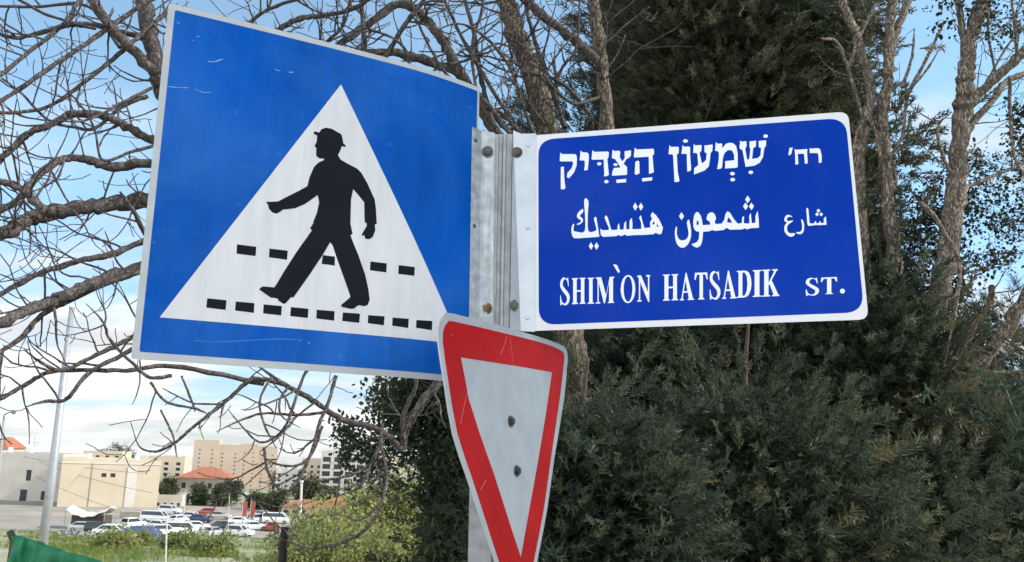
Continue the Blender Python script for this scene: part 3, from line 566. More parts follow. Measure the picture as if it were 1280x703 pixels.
for i, (a, b_, yt, lab) in enumerate(((243, 272, 552, 'leftmost and tallest pinkish slab of the stepped tower, above the orange roof'), (271, 301, 558, 'middle pinkish slab of the stepped tower behind the stone house'), (301, 322, 557, 'slim pinkish slab between the middle and the right end of the tower'), (323, 346, 560, 'right end slab of the stepped pinkish tower'))):
    building('tower_block', lab, 'tower block', a, b_, yt, 330 + i*4, M['pink'], 14, R(14),
             front=lambda w, h: grid(w, h, 2, 9, w*.07, h*.025, h*.1, h*.09), group='stepped pinkish tower blocks')
building('apartment_building', 'white apartment block with rows of grey balcony windows, behind the red roofs', 'building', 402, 486, 566, 260, M['pale'], 14, R(6),
         front=lambda w, h: grid(w, h, 6, 6, w*.115, h*.1, h*.09, h*.145), tanks=3)
building('apartment_building', 'beige block half hidden by the dark evergreen, right of the white block', 'building', 488, 560, 580, 240, M['cream'], 14, R(10),
         front=lambda w, h: grid(w, h, 5, 5, w*.09, h*.1, h*.15, h*.17))
building('apartment_building', 'small pale block in the gap left of the white apartment block', 'building', 378, 403, 576, 300, M['pink'], 12, 0, front=lambda w, h: grid(w, h, 3, 5, w*.14, h*.08, h*.15, h*.16))
building('pavilion', 'low pavilion with a wide red hipped roof below the white block', 'pavilion', 393, 446, 634, 190, M['cream'], 8, 0, front=lambda w, h: grid(w, h, 4, 1, w*.14, h*.5, h*.25), roof='hip', ridge=1.9)
building('pavilion', 'long low pavilion with a red roof left of the wide hipped one', 'pavilion', 352, 408, 634, 198, M['cream'], 7, 0, front=lambda w, h: grid(w, h, 5, 1, w*.1, h*.5, h*.25), roof='hip', ridge=1.6)
building('stone_house', 'small house with an orange tiled roof at the left edge', 'house', -16, 9, 560, 240, M['cream'], 9, 0, front=lambda w, h: grid(w, h, 2, 2, w*.15, h*.12, h*.5, h*.25), roof='hip', ridge=3.0)
building('apartment_building', 'pale block far behind the chalky white one', 'building', 66, 104, 571, 330, M['pale'], 12, 0, front=lambda w, h: grid(w, h, 4, 7, w*.1, h*.05, h*.2, h*.1))

for q in ((104, 150, 566, 300, 'M_cream', 'cream block on the skyline behind the broad cream one', 4, 6), (-20, 30, 563, 290, 'M_pale', 'pale block on the skyline at the far left', 4, 6), (448, 500, 574, 320, 'M_cream', 'cream block behind the right end of the white apartment block', 5, 6), (345, 372, 590, 300, 'M_pale', 'low pale block right of the stepped tower', 3, 4),
          (222, 246, 606, 275, 'M_cream', 'cream block between the narrow block and the tower', 3, 5), (300, 352, 622, 250, 'M_chalk', 'low chalky row below the stepped tower', 6, 2), (186, 226, 622, 205, 'M_chalk', 'low white row in front of the narrow cream block', 5, 1), (500, 560, 600, 210, 'M_pale', 'pale block low behind the evergreen', 5, 5)):
    building('apartment_building', q[5], 'building', q[0], q[1], q[2], q[3], M[q[4][2:]], 12, R(8), front=lambda w, h, c=q[6], r=q[7]: grid(w, h, c, r, w*.4/c, h*.42/r, h*.2/r))
for i, (px0, px1, yt, yb, Y, lab) in enumerate(((0, 86, 643, 660, 172, 'long low stone wall below the chalky white block'), (150, 215, 640, 650, 168, 'low stone wall below the broad cream block'))):
    a, c = at(px0, yt, Y), at(px1, yt, Y); e = empty('boundary_wall', (a.x, Y, gz(Y)), 0, lab, 'wall'); b = MB(); b.box(0, 0, -.3, c.x - a.x, .4, a.z - gz(Y)); b.build('masonry', M['stone'], e); b = MB(); b.box(-.05, -.05, a.z - gz(Y) + .002, c.x - a.x + .05, .45, a.z - gz(Y) + .15); b.build('coping', M['chalk'], e)

# ------------------------------------------------------------------ parked cars
M['tyre'] = mat('black_tyre', (.02, .02, .02), .8)
M['rim'] = mat('grey_wheel_rim', (.4, .4, .42), .4, metal=.6)
M['car_glass'] = mat('dark_car_glass', (.03, .035, .04), .1)
M['lamp_red'] = mat('red_tail_lamp', (.4, .03, .02), .3); M['lamp_white'] = mat('clear_headlamp', (.75, .75, .72), .2)
PAINT = {k: mat(k + '_car_paint', c, .3, var=.05, scale=2) for k, c in (('white', (.78, .78, .77)), ('silver', (.45, .46, .47)), ('black', (.03, .03, .035)), ('navy', (.03, .05, .12)), ('red', (.40, .05, .04)), ('beige', (.5, .44, .34)))}
def loft(secs):                               # closed loft through sections of equal length
    V = []; k = len(secs[0]); F = []
    for s in secs: V += s
    for i in range(len(secs)-1):
        for j in range(k): F.append((i*k+j, i*k+(j+1) % k, (i+1)*k+(j+1) % k, (i+1)*k+j))
    F += [tuple(range(k-1, -1, -1)), tuple((len(secs)-1)*k + j for j in range(k))]
    return V, F
def car(kind, paint, px, py, rz, label, group='cars in the distant parking lot'):
    rz += random.choice((0, 0, 0, .5, -.4, 1.2)) + random.uniform(-.15, .15); py += random.uniform(-2.5, 2.5)
    g = ground_at(px, py); e = empty('parked_car', (g.x, g.y, g.z + .03), rz, label, 'car', group)
    L, Wd = (4.3, .86) if kind != 'van' else (5.0, .95)
    prof = {'sedan': [(-2.15,.35,.85),(-2.1,.3,.95),(-1.4,.28,1.0),(-.9,.28,1.0),(.9,.28,.98),(2.0,.28,.82),(2.15,.38,.7)],
            'suv': [(-2.15,.4,1.05),(-2.1,.35,1.1),(-1,.34,1.1),(.9,.34,1.08),(1.9,.34,1.0),(2.15,.42,.85)],
            'van': [(-2.5,.4,1.2),(-2.45,.35,1.25),(0,.34,1.25),(1.6,.34,1.2),(2.3,.34,1.0),(2.5,.42,.85)]}[kind]
    secs = [[(x, -Wd*.94, z0), (x, -Wd, (z0+z1)/2), (x, -Wd*.92, z1), (x, Wd*.92, z1), (x, Wd, (z0+z1)/2), (x, Wd*.94, z0)] for x, z0, z1 in prof]
    V, F = loft(secs); b = MB(); b.add(V, F)
    cab = {'sedan': [(-1.75,1.0),(-1.15,1.42),(.25,1.45),(1.0,1.0)], 'suv': [(-2.1,1.1),(-1.9,1.68),(.3,1.72),(1.0,1.1)], 'van': [(-2.48,1.25),(-2.4,1.95),(1.1,1.98),(1.9,1.22)]}[kind]
    q = [(cab[1][0], cab[1][1]), (cab[2][0], cab[2][1])]                       # roof slab and pillars carry the paint
    b.box(q[0][0], -Wd*.72, q[0][1] - .06, q[1][0], Wd*.72, q[1][1])
    for (xa, za), (xb, zb) in ((cab[0], cab[1]), (cab[3], cab[2])):
        for s in (-1, 1): b.tube([(xa, s*Wd*.88, za - .05), (xb, s*Wd*.70, zb - .04)], .06, 5)
    b.build('body', PAINT[paint], e)
    V, F = loft([[(cab[0][0]+.03, s*Wd*.88, cab[0][1]-.04), (cab[1][0]+.03, s*Wd*.71, cab[1][1]-.05), (cab[2][0]-.03, s*Wd*.71, cab[2][1]-.05), (cab[3][0]-.03, s*Wd*.88, cab[3][1]-.04)] for s in (-1, 1)])
    w = MB(); w.add(V, F); w.build('windows', M['car_glass'], e)
    for x in (-L*.31, L*.31):
        for s in (-1, 1):
            t = MB(); t.tube([(x, s*(Wd-.16), .31), (x, s*(Wd+.02), .31)], .31, 14); wh = t.build('wheel', M['tyre'], e)
            r_ = MB(); r_.tube([(x, s*(Wd+.022), .31), (x, s*(Wd+.035), .31)], .19, 10); r_.build('rim', M['rim'], wh)
    for s in (-1, 1):
        h = MB(); h.box(prof[-2][0]+.06, s*Wd*.68-.14, .62, prof[-1][0]+.01, s*Wd*.68+.14, .74); h.build('headlight', M['lamp_white'], e)
        h = MB(); h.box(prof[0][0]-.015, s*Wd*.72-.12, .72, prof[0][0]+.05, s*Wd*.72+.12, .9); h.build('tail_light', M['lamp_red'], e)
    return e
for c in (('suv','black',124,668,R(8),'dark car parked between the tent roof and the white car'), ('sedan','white',142,674,R(4),'white car side-on nearest the green bank, right of the dark car'),
          ('sedan','silver',104,666,R(10),'silver car tucked beside the tent roof'), ('suv','white',206,672,R(5),'white car just right of the blue covered car'),
          ('van','white',226,667,R(8),'white van in the middle of the parking lot'), ('sedan','white',200,661,R(-6),'white car behind the one beside the blue covered car'),
          ('suv','white',299,671,R(3),'white car standing alone nearest the white pole'), ('sedan','white',318,665,R(15),'white car right of the lone one, beside the black stump post'),
          ('sedan','silver',266,671,R(5),'silver car left of the lone white car'), ('sedan','black',280,664,R(0),'black car behind the silver one'),
          ('sedan','white',246,664,R(12),'white car right of the white van'), ('suv','silver',322,656,R(-8),'silver car in the back row under the tall pinkish tower'),
          ('sedan','white',300,655,R(5),'white car in the back row below the red banners'), ('van','white',194,652,R(5),'white van in the back row by the cream blocks'),
          ('sedan','navy',250,656,R(0),'navy car in the back row in front of the stone house'), ('sedan','red',340,662,R(20),'dark red car near the pavilion'),
          ('sedan','white',222,654,R(-4),'white car in the back row beside the white van'), ('suv','white',166,661,R(5),'white car behind the side-on white one'),
          ('sedan','beige',274,652,R(8),'beige car in the farthest row'), ('sedan','white',240,648,R(-15),'small white car far back left of the stone house'), ('suv','white',212,645,R(20),'white car at the foot of the low white row'), ('sedan','silver',330,650,R(-20),'silver car at the foot of the low chalky row'), ('van','white',345,655,R(10),'white van by the long pavilion'), ('sedan','red',262,646,R(30),'small red car far back in the lot')):
    car(*c)
# a car under a blue cover
M['cover'] = mat('blue_car_cover', (.05, .08, .22), .7, var=.3, scale=1.5)
g = ground_at(176, 676); bm = bmesh.new(); bmesh.ops.create_uvsphere(bm, u_segments=20, v_segments=12, radius=1)
for v in bm.verts:
    v.co.x = math.copysign(abs(v.co.x)**.7, v.co.x)*2.2; v.co.y = math.copysign(abs(v.co.y)**.6, v.co.y)*.95; v.co.z = max(0, v.co.z)**.8*1.45 + random.uniform(-.03, .03)
o = bm_obj('covered_car', bm, M['cover'], None, True); o.location = (g.x, g.y, g.z); o.rotation_euler.z = .1
tag(o, 'car under a dark blue cover in the parking lot', 'covered car')

# ------------------------------------------------------------------ lamps, posts, wires, tarpaulin
M['lamp_steel'] = mat('galvanised_lamp_pole', (.40, .41, .42), .5, metal=.4, var=.2, scale=6)
M['wood'] = mat('blackened_wood', (.035, .03, .027), .9, var=.4, scale=20, bump=.5)
M['pole_white'] = mat('pale_pole_paint', (.62, .60, .55), .6, var=.2, scale=5)
M['rust'] = mat('rusty_steel', (.20, .09, .05), .85, var=.4, scale=8)
Yl = 25.0; g = at(52, 688, Yl); top = at(90, 386, Yl)
e = empty('lamp_pole', (g.x, Yl, gz(Yl)), 0, 'tall grey metal lamp pole leaning among the bare branches at left', 'lamp pole')
b = MB(); b.tube([(0, 0, -.1), (.02, 0, 2.5), (top.x - g.x, 0, top.z - gz(Yl))], [.135, .12, .075], 14); b.build('pole', M['lamp_steel'], e, True)
b = MB(); b.tube([(0, 0, .0), (0, 0, .35)], .19, 14); b.build('base_collar', M['lamp_steel'], e)
b = MB(); b.tube([(top.x - g.x, 0, top.z - gz(Yl) + .002), (top.x - g.x, 0, top.z - gz(Yl) + .05)], .085, 12); b.build('cap', M['lamp_steel'], e)
def lamp(px0, py0, px1, py1, Y, label, arm):
    a = at(px0, py0, Y); c = at(px1, py1, Y); e = empty('street_lamp', (a.x, Y, gz(Y)), 0, label, 'street lamp')
    dx, h = c.x - a.x, c.z - gz(Y); b = MB(); b.tube([(0,0,-.2), (dx*.9,0,h*.95), (dx,0,h)], [.12,.08,.06], 8); b.build('pole', M['lamp_steel'], e)
    b = MB(); b.tube([(dx,0,h-.05), (dx+arm*.6,0,h+.12), (dx+arm,0,h+.15)], .05, 6); b.build('arm', M['lamp_steel'], e)
    b = MB(); b.tube([(dx+arm*.95,0,h+.15), (dx+arm*1.2,0,h+.17), (dx+arm*1.5,0,h+.12)], [.06,.16,.10], 8); b.build('lamp_head', M['recess'], e); return e
lamp(-4, 640, 5, 518, 60, 'small street lamp at the left edge above the white block', .5)
for k, (px, yb, yt, Y, w, m, nm, lab, cat) in enumerate(((207, 712, 648, 34, .035, 'pole_white', 'pole', 'thin pale pole standing in the green bank', 'pole'), (375, 700, 603, 30, .055, 'pole_white', 'pole', 'pale pole in front of the red roofed pavilion', 'pole'),
                                  (285, 668, 618, 142, .06, 'pole_white', 'pole', 'white pole beside the lone white car', 'pole'), (230, 650, 612, 185, .07, 'pole_white', 'pole', 'tall thin pole in front of the stone house', 'pole'),
                                  (303, 660, 612, 152, .09, 'lamp_steel', 'pole', 'grey pole in front of the stepped tower', 'pole'), (40, 590, 544, 200, .06, 'lamp_steel', 'antenna_mast', 'thin antenna mast above the chalky white block', 'antenna'))):
    a = at(px, yb, Y); t = at(px + (4 if px < 200 else 2), yt, Y); z = min(a.z, gz(Y)) if nm == 'pole' else a.z
    e = empty(nm, (a.x, Y, z), 0, lab, cat); b = MB(); b.tube([(0,0,-.2), (t.x-a.x,0,t.z-z)], [w, w*.75], 8); b.build('shaft', M[m], e)
    b = MB()
    if nm == 'antenna_mast':
        h = t.z - z
        for q in (.7, .8, .9): b.tube([(-.9*q, 0, h*q), (.9*q, 0, h*q)], .035, 5)
        b.build('crossbar', M[m], e)
    else: b.tube([(t.x-a.x,0,t.z-z+.002), (t.x-a.x,0,t.z-z+w)], w*1.3, 8); b.build('cap', M[m], e)
M['banner'] = mat('red_banner_cloth', (.45, .10, .08), .8)
for k, (px, lab) in enumerate(((301, 'left of the two red banners on poles below the tower'), (309, 'right of the two red banners on poles below the tower'))):
    a = at(px, 660, 150); e = empty('banner_pole', (a.x, 150 + k, gz(150)), 0, lab, 'banner', 'red banners'); b = MB(); b.tube([(0,0,-.1), (0,0,5.2)], .05, 6); b.build('pole', M['pole_white'], e)
    b = MB(); b.box(.05, -.02, 2.6, .75, .02, 5.0); b.build('banner_cloth', M['banner'], e)
Yp = 12.5; a = at(353, 700, Yp); t = at(353, 659, Yp)
e = empty('fence_post', (a.x, Yp, gz(Yp)), 0, 'charred black wooden post in front of the bushes', 'post')
b = MB(); h = t.z - gz(Yp); b.tube([(0,0,-.3), (.004,0,h*.5), (-.006,.0,h*.8), (0,0,h)], [.062,.06,.056,.052], 9); b.build('stake', M['wood'], e)
b = MB(); b.tube([(-.075, 0, h*.80), (.075, 0, h*.80)], .035, 6); b.tube([(-.07, -.02, h*.62), (.072, -.02, h*.62)], .012, 6); b.build('wire_wrap', M['rust'], e)
# green tarpaulin sagging over a rail
M['tarp'] = mat('green_tarpaulin', (.02, .25, .10), .6, var=.35, scale=5, bump=.3, bscale=14)
Yt = 13.0; line = smooth_line([(14, 673), (26, 673), (40, 677), (62, 685), (90, 694), (118, 702), (150, 712)], 6); V = []; nz = 10
for i, (px, py) in enumerate(line):
    p = at(px, py, Yt)
    for j in range(nz):
        f = j / (nz - 1); fold_ = .05 * math.sin(i * 1.3 + j * .25) * (.3 + f) + .03 * math.sin(i * .5 + j)
        V.append((p.x + .02 * math.sin(j + i), Yt - .06 * f + fold_, p.z + .03*(1-f) - f * 1.0))
F = [(i*nz+j, (i+1)*nz+j, (i+1)*nz+j+1, i*nz+j+1) for i in range(len(line)-1) for j in range(nz-1)]
o = mesh_obj('tarpaulin', V, F, M['tarp'], None, True); tag(o, 'green tarpaulin sagging over the slope at the bottom left corner', 'tarpaulin')
sd = o.modifiers.new('thickness', 'SOLIDIFY'); sd.thickness = .006
a = at(14, 690, Yt + .1); tp = at(12, 664, Yt + .1); b = MB(); b.tube([(a.x, Yt + .1, gz(Yt) - .3), (a.x + .03, Yt + .1, (a.z + tp.z)/2), (tp.x, Yt + .1, tp.z)], [.07, .06, .045], 8)
tag(b.build('wooden_stake', M['bark'], None), 'rough wooden stake holding up the green tarpaulin', 'stake')
# awning and shed
g = ground_at(108, 662); M['awning'] = mat('white_awning_cloth', (.70, .66, .58), .8, var=.15, scale=1)
e = empty('market_tent', (g.x, g.y, g.z), 0, 'sagging white tent roof over a dark shed, left of the parked cars', 'tent')
b = MB(); b.box(-2.6, 0, 0, 2.6, 3, 2.1); b.build('shed_wall', mat('dark_shed_boards', (.10, .075, .06), .9, var=.4, scale=3), e)
V = []
for i in range(13):
    for j in range(5): x = -3.2 + 6.4*i/12; V.append((x, -1.2 + 4.6*j/4, 3.6 - 1.0*math.sin(math.pi*i/12) - .25*abs(j-2)**1.3 + .1*math.sin(i*2+j)))
o = mesh_obj('awning_cloth', V, [(i*5+j, (i+1)*5+j, (i+1)*5+j+1, i*5+j+1) for i in range(12) for j in range(4)], M['awning'], e, True)
o.modifiers.new('thickness', 'SOLIDIFY').thickness = .03
for x, y in ((-3.1,-1.1),(3.1,-1.1),(-3.1,3.3),(3.1,3.3)):
    b = MB(); b.tube([(x, y, 0), (x, y, 3.2)], .05, 6); b.build('tent_pole', M['lamp_steel'], e)
# overhead wires strung from the white block
M['wire'] = mat('black_cable', (.05, .05, .05), .7)
for (ax_, ay_, Ya), (bx, by, Yb), lab in (((30, 571, 200), (185, 592, 188), 'upper dark cable slanting across the cream block'), ((50, 578, 200), (190, 616, 182), 'middle dark cable slanting across the cream block'), ((44, 596, 182), (182, 648, 170), 'lowest dark cable slanting down to the tent')):
    A, B = at(ax_, ay_, Ya), at(bx, by, Yb); b = MB(); b.tube([A.lerp(B, t/12) - Vector((0, 0, .9*4*(t/12)*(1-t/12)*.6)) for t in range(13)], .035, 5)
    tag(b.build('overhead_cable', M['wire'], None), lab, 'cable', 'overhead cables')
# rubble heap on the slope
M['rubble'] = mat('grey_rubble', (.30, .29, .28), .95, var=.4, scale=1.5)
g = ground_at(100, 674); b = MB()
for k in range(60):
    x, y = random.gauss(0, 2.2), random.gauss(0, 1.2); s = random.uniform(.08, .3); z = max(0, .8 - .25*math.hypot(x*.6, y*1.2))
    Mx = Matrix.Translation((g.x + x, g.y + y, g.z + z - .1)) @ Matrix.Rotation(random.random()*6, 4, Vector((random.random(), random.random(), random.random())).normalized()); b.box(-s, -s*.6, -s*.5, s, s*.6, s*.5, Mx)
tag(b.build('rubble', M['rubble'], None), kind='stuff')
q = at(246, 716, 15.5); g = Vector((q.x, 15.5, gz(15.5))); e = empty('oil_drum', (g.x, g.y, g.z), 0, 'rusty brown drum on the slope below the parked cars', 'drum')
b = MB(); b.tube([(0,0,0),(0,0,.3),(0,0,.31),(0,0,.6),(0,0,.61),(0,0,.9)], [.29,.29,.305,.305,.29,.29], 16); b.build('barrel', M['rust'], e)
b = MB(); b.tube([(0,0,.902),(0,0,.92)], .30, 16); b.build('rim', M['bolt'], e)
# ------------------------------------------------------------------ trees and plants
def np_mesh(name, V, F, tint, mt, parent=None, smooth=False):
    V = np.asarray(V, np.float32); F = np.asarray(F, np.int32); m = bpy.data.meshes.new(name); n, k = F.shape
    m.vertices.add(len(V)); m.vertices.foreach_set('co', V.ravel()); m.loops.add(n*k); m.loops.foreach_set('vertex_index', F.ravel())
    m.polygons.add(n); m.polygons.foreach_set('loop_start', np.arange(0, n*k, k, dtype=np.int32)); m.polygons.foreach_set('loop_total', np.full(n, k, np.int32))
    a = m.attributes.new('tint', 'FLOAT', 'POINT'); a.data.foreach_set('value', np.asarray(tint, np.float32)); m.update(calc_edges=True)
    m.materials.append(mt); return link(bpy.data.objects.new(name, m), parent)
def blade(p, q, w, rng):                      # a thin triangle from p to q
    p, q = np.array(p, float), np.array(q, float); d = q - p; s = np.cross(d, rng.normal(size=3)); s /= np.linalg.norm(s) + 1e-9
    return [p - s*w/2, p + s*w/2, q]
def tpl_frond(rng, n=9):                      # flat feathery cypress spray, unit length along +Z
    T = blade((0,0,0), (0,0,1), .06, rng)
    for k in range(n):
        for s in (-1, 1):
            z = .1 + .8*k/n + rng.uniform(-.03, .03); L = (.46 - .34*z)*rng.uniform(.7, 1.15)
            q = (s*L*.8, rng.normal()*.10, z + L*.75); T += blade((0,0,z), q, .075, rng)
            m = (np.array((0,0,z)) + np.array(q))/2; T += blade(m, m + np.array((s*L*.05, rng.normal()*.12, L*.55)), .06, rng)
    return np.array(T)
def tpl_needles(rng, n=34):                   # a pine shoot: needles all round a short stem
    T = []
    for k in range(n):
        z = k/n*.7; a = rng.uniform(0, 6.283); L = rng.uniform(.3, .5); T += blade((0,0,z), (math.cos(a)*L*.75, math.sin(a)*L*.75, z + L*.8), .03, rng)
    return np.array(T)
def tpl_leaves(rng, n=11):                    # a twig of small leaves
    T = []
    for k in range(n):
        p = rng.normal(size=3)*.33; p[2] += .4; d = rng.normal(size=3); d /= np.linalg.norm(d); s = np.cross(d, rng.normal(size=3)); s /= np.linalg.norm(s)
        L, w = rng.uniform(.28, .45), rng.uniform(.10, .17); T += [p, p + d*L*.5 + s*w, p + d*L, p, p + d*L, p + d*L*.5 - s*w]
    return np.array(T)
TPL = {k: [f(RNG) for _ in range(5)] for k, f in (('frond', tpl_frond), ('needles', tpl_needles), ('leaves', tpl_leaves))}
def foliage(name, parent, mt, kind, P, D, size, tint, origin):   # many sprays merged into one crown mesh
    P, D, size, tint = np.asarray(P), np.asarray(D), np.asarray(size), np.asarray(tint); Vs = []; Ts = []; which = RNG.integers(0, 5, len(P))
    D = D / (np.linalg.norm(D, axis=1, keepdims=True) + 1e-9); r = RNG.normal(size=D.shape); X = np.cross(r, D); X /= np.linalg.norm(X, axis=1, keepdims=True) + 1e-9; Y = np.cross(D, X)
    for w in range(5):
        i = np.where(which == w)[0]
        if not len(i): continue
        t = TPL[kind][w]; B = np.stack([X[i], Y[i], D[i]], 1)
        v = np.einsum('kc,ncd->nkd', t, B) * size[i][:, None, None] + P[i][:, None, :]; Vs.append(v.reshape(-1, 3)); Ts.append(np.repeat(tint[i], len(t)))
    V = np.concatenate(Vs) - np.array(origin); F = np.arange(len(V)).reshape(-1, 3)
    return np_mesh(name, V, F, np.concatenate(Ts), mt, parent)
def crown(parent, mt, kind, blobs, axis, size, origin, up=.5, name='crown', bias=0.0, clump_r=.16):
    """blobs: (centre, (rx, ry, rz), clumps, sprays per clump); sprays point away from the stem axis"""
    P = []; D = []; T = []; Z = []; cl = []
    for c, rad, nc, ns in blobs:
        c = np.array(c); rad = np.array(rad)
        for _ in range(nc):
            u = RNG.normal(size=3); u /= np.linalg.norm(u); q = c + u * rad * RNG.uniform(.25, 1)**.6; cl.append(q)
            ct = np.clip(RNG.normal(.42 + bias, .24), 0, 1); s = clump_r * RNG.uniform(.5, 1.7); zs = RNG.uniform(.65, 1.35)
            p = q + RNG.normal(size=(ns, 3)) * s * np.array((1, 1, 1.15)); ax_ = np.array((axis[0], axis[1], 0)); out = p - ax_; out[:, 2] = 0
            out /= np.linalg.norm(out, axis=1, keepdims=True) + 1e-6; d = out + (p - q)/s*.45 + RNG.normal(size=(ns, 3))*.35; d[:, 2] += up
            P.append(p); D.append(d); T.append(np.clip(ct + RNG.normal(size=ns)*.15, 0, 1)); Z.append(size * zs * RNG.uniform(.5, 1.35, ns))
    foliage(name, parent, mt, kind, np.concatenate(P), np.concatenate(D), np.concatenate(Z), np.concatenate(T), origin); return cl
def tube_np(lines, n=6):                      # tapered tubes: lines of (x, y, z, r)
    V = []; F = []; o = 0
    for L in lines:
        L = np.asarray(L, float); P = L[:, :3]; k = len(P)
        if k < 2: continue
        t = np.gradient(P, axis=0); t /= np.linalg.norm(t, axis=1, keepdims=True) + 1e-9; a = np.cross(t[0], (0.3, .2, 1)); a /= np.linalg.norm(a) + 1e-9
        an = 2*math.pi*np.arange(n)/n; rings = []
        for i in range(k):
            a = a - t[i]*(a @ t[i]); a /= np.linalg.norm(a) + 1e-9; b = np.cross(t[i], a); rings.append(P[i] + (np.outer(np.cos(an), a) + np.outer(np.sin(an), b)) * L[i, 3])
        V.append(np.concatenate(rings)); j = np.arange(n); j2 = (j+1) % n
        for i in range(k-1): F.append(np.stack([o+i*n+j, o+i*n+j2, o+(i+1)*n+j2, o+(i+1)*n+j], 1))
        o += k*n
    return np.concatenate(V), np.concatenate(F)
def limbs(name, parent, mt, lines, origin, n=6):
    V, F = tube_np(lines, n); V = V - np.array(origin); return np_mesh(name, V, F, np.zeros(len(V)), mt, parent, True)
def pxl(pts, Y0, Y1, w0, w1, sub=7, knob=.11):   # a limb: pixel polyline with distances and pixel widths at both ends
    out = []; n = len(pts)
    for i, (x, y) in enumerate(pts):
        f = i / (n-1); Y = Y0 + (Y1 - Y0)*f; p = at(x, y, Y); out.append((p.x, p.y, p.z, (w0 + (w1-w0)*f)*.46*Y/FPX))
    L = smooth_line(out, sub); tip = w1 < 9 and 5 < pts[-1][0] < 1275 and 5 < pts[-1][1] < 700
    for i, q in enumerate(L):
        if tip: q[3] *= 1 - .6*max(0, (i/(len(L)-1) - .75)/.25)
        q[3] = max(.0012, q[3]*(1 + random.uniform(-knob, knob*1.5)))
        if 0 < i < len(L)-1: q[:3] += RNG.normal(size=3)*q[3]*.12
    return L
def twigs(L, n, len_, r0, curl=.9, droop=0.0, gen=1, t0=.1, side=None):   # curving side shoots along a limb
    out = []
    for _ in range(n):
        i = int(len(L)*random.uniform(t0, .98)); i = min(max(i, 1), len(L)-2); p = L[i][:3].copy(); t = L[i+1][:3] - L[i-1][:3]; t /= np.linalg.norm(t) + 1e-9
        v = RNG.normal(size=3); v -= t*(v @ t)*1.0; v /= np.linalg.norm(v) + 1e-9; d = t*random.uniform(.2, .8) + v; d[2] += random.uniform(-.3, .4) - droop; d /= np.linalg.norm(d)
        l = len_*random.uniform(.45, 1.25); k = max(5, int(l/.045)); r = min(r0*random.uniform(.7, 1.2), L[i][3]*.75); q = [np.array((*p, r))]; g = np.array((0, 0, 1.0))*random.uniform(.3, 1)*curl + RNG.normal(size=3)*.35
        for j in range(k):
            d = d + g*(1.0/k)*(1.2 if j > k*.3 else -droop) + RNG.normal(size=3)*.12; d /= np.linalg.norm(d); p = p + d*l/k
            q.append(np.array((*p, max(.0022, r*(1 - .55*(j+1)/k)*random.uniform(.85, 1.22)))))
        out.append(q)
        if gen > 0: out += twigs(q, random.randint(1, 3), l*.5, r*.6, curl, droop*.5, gen-1, .25)
    return out

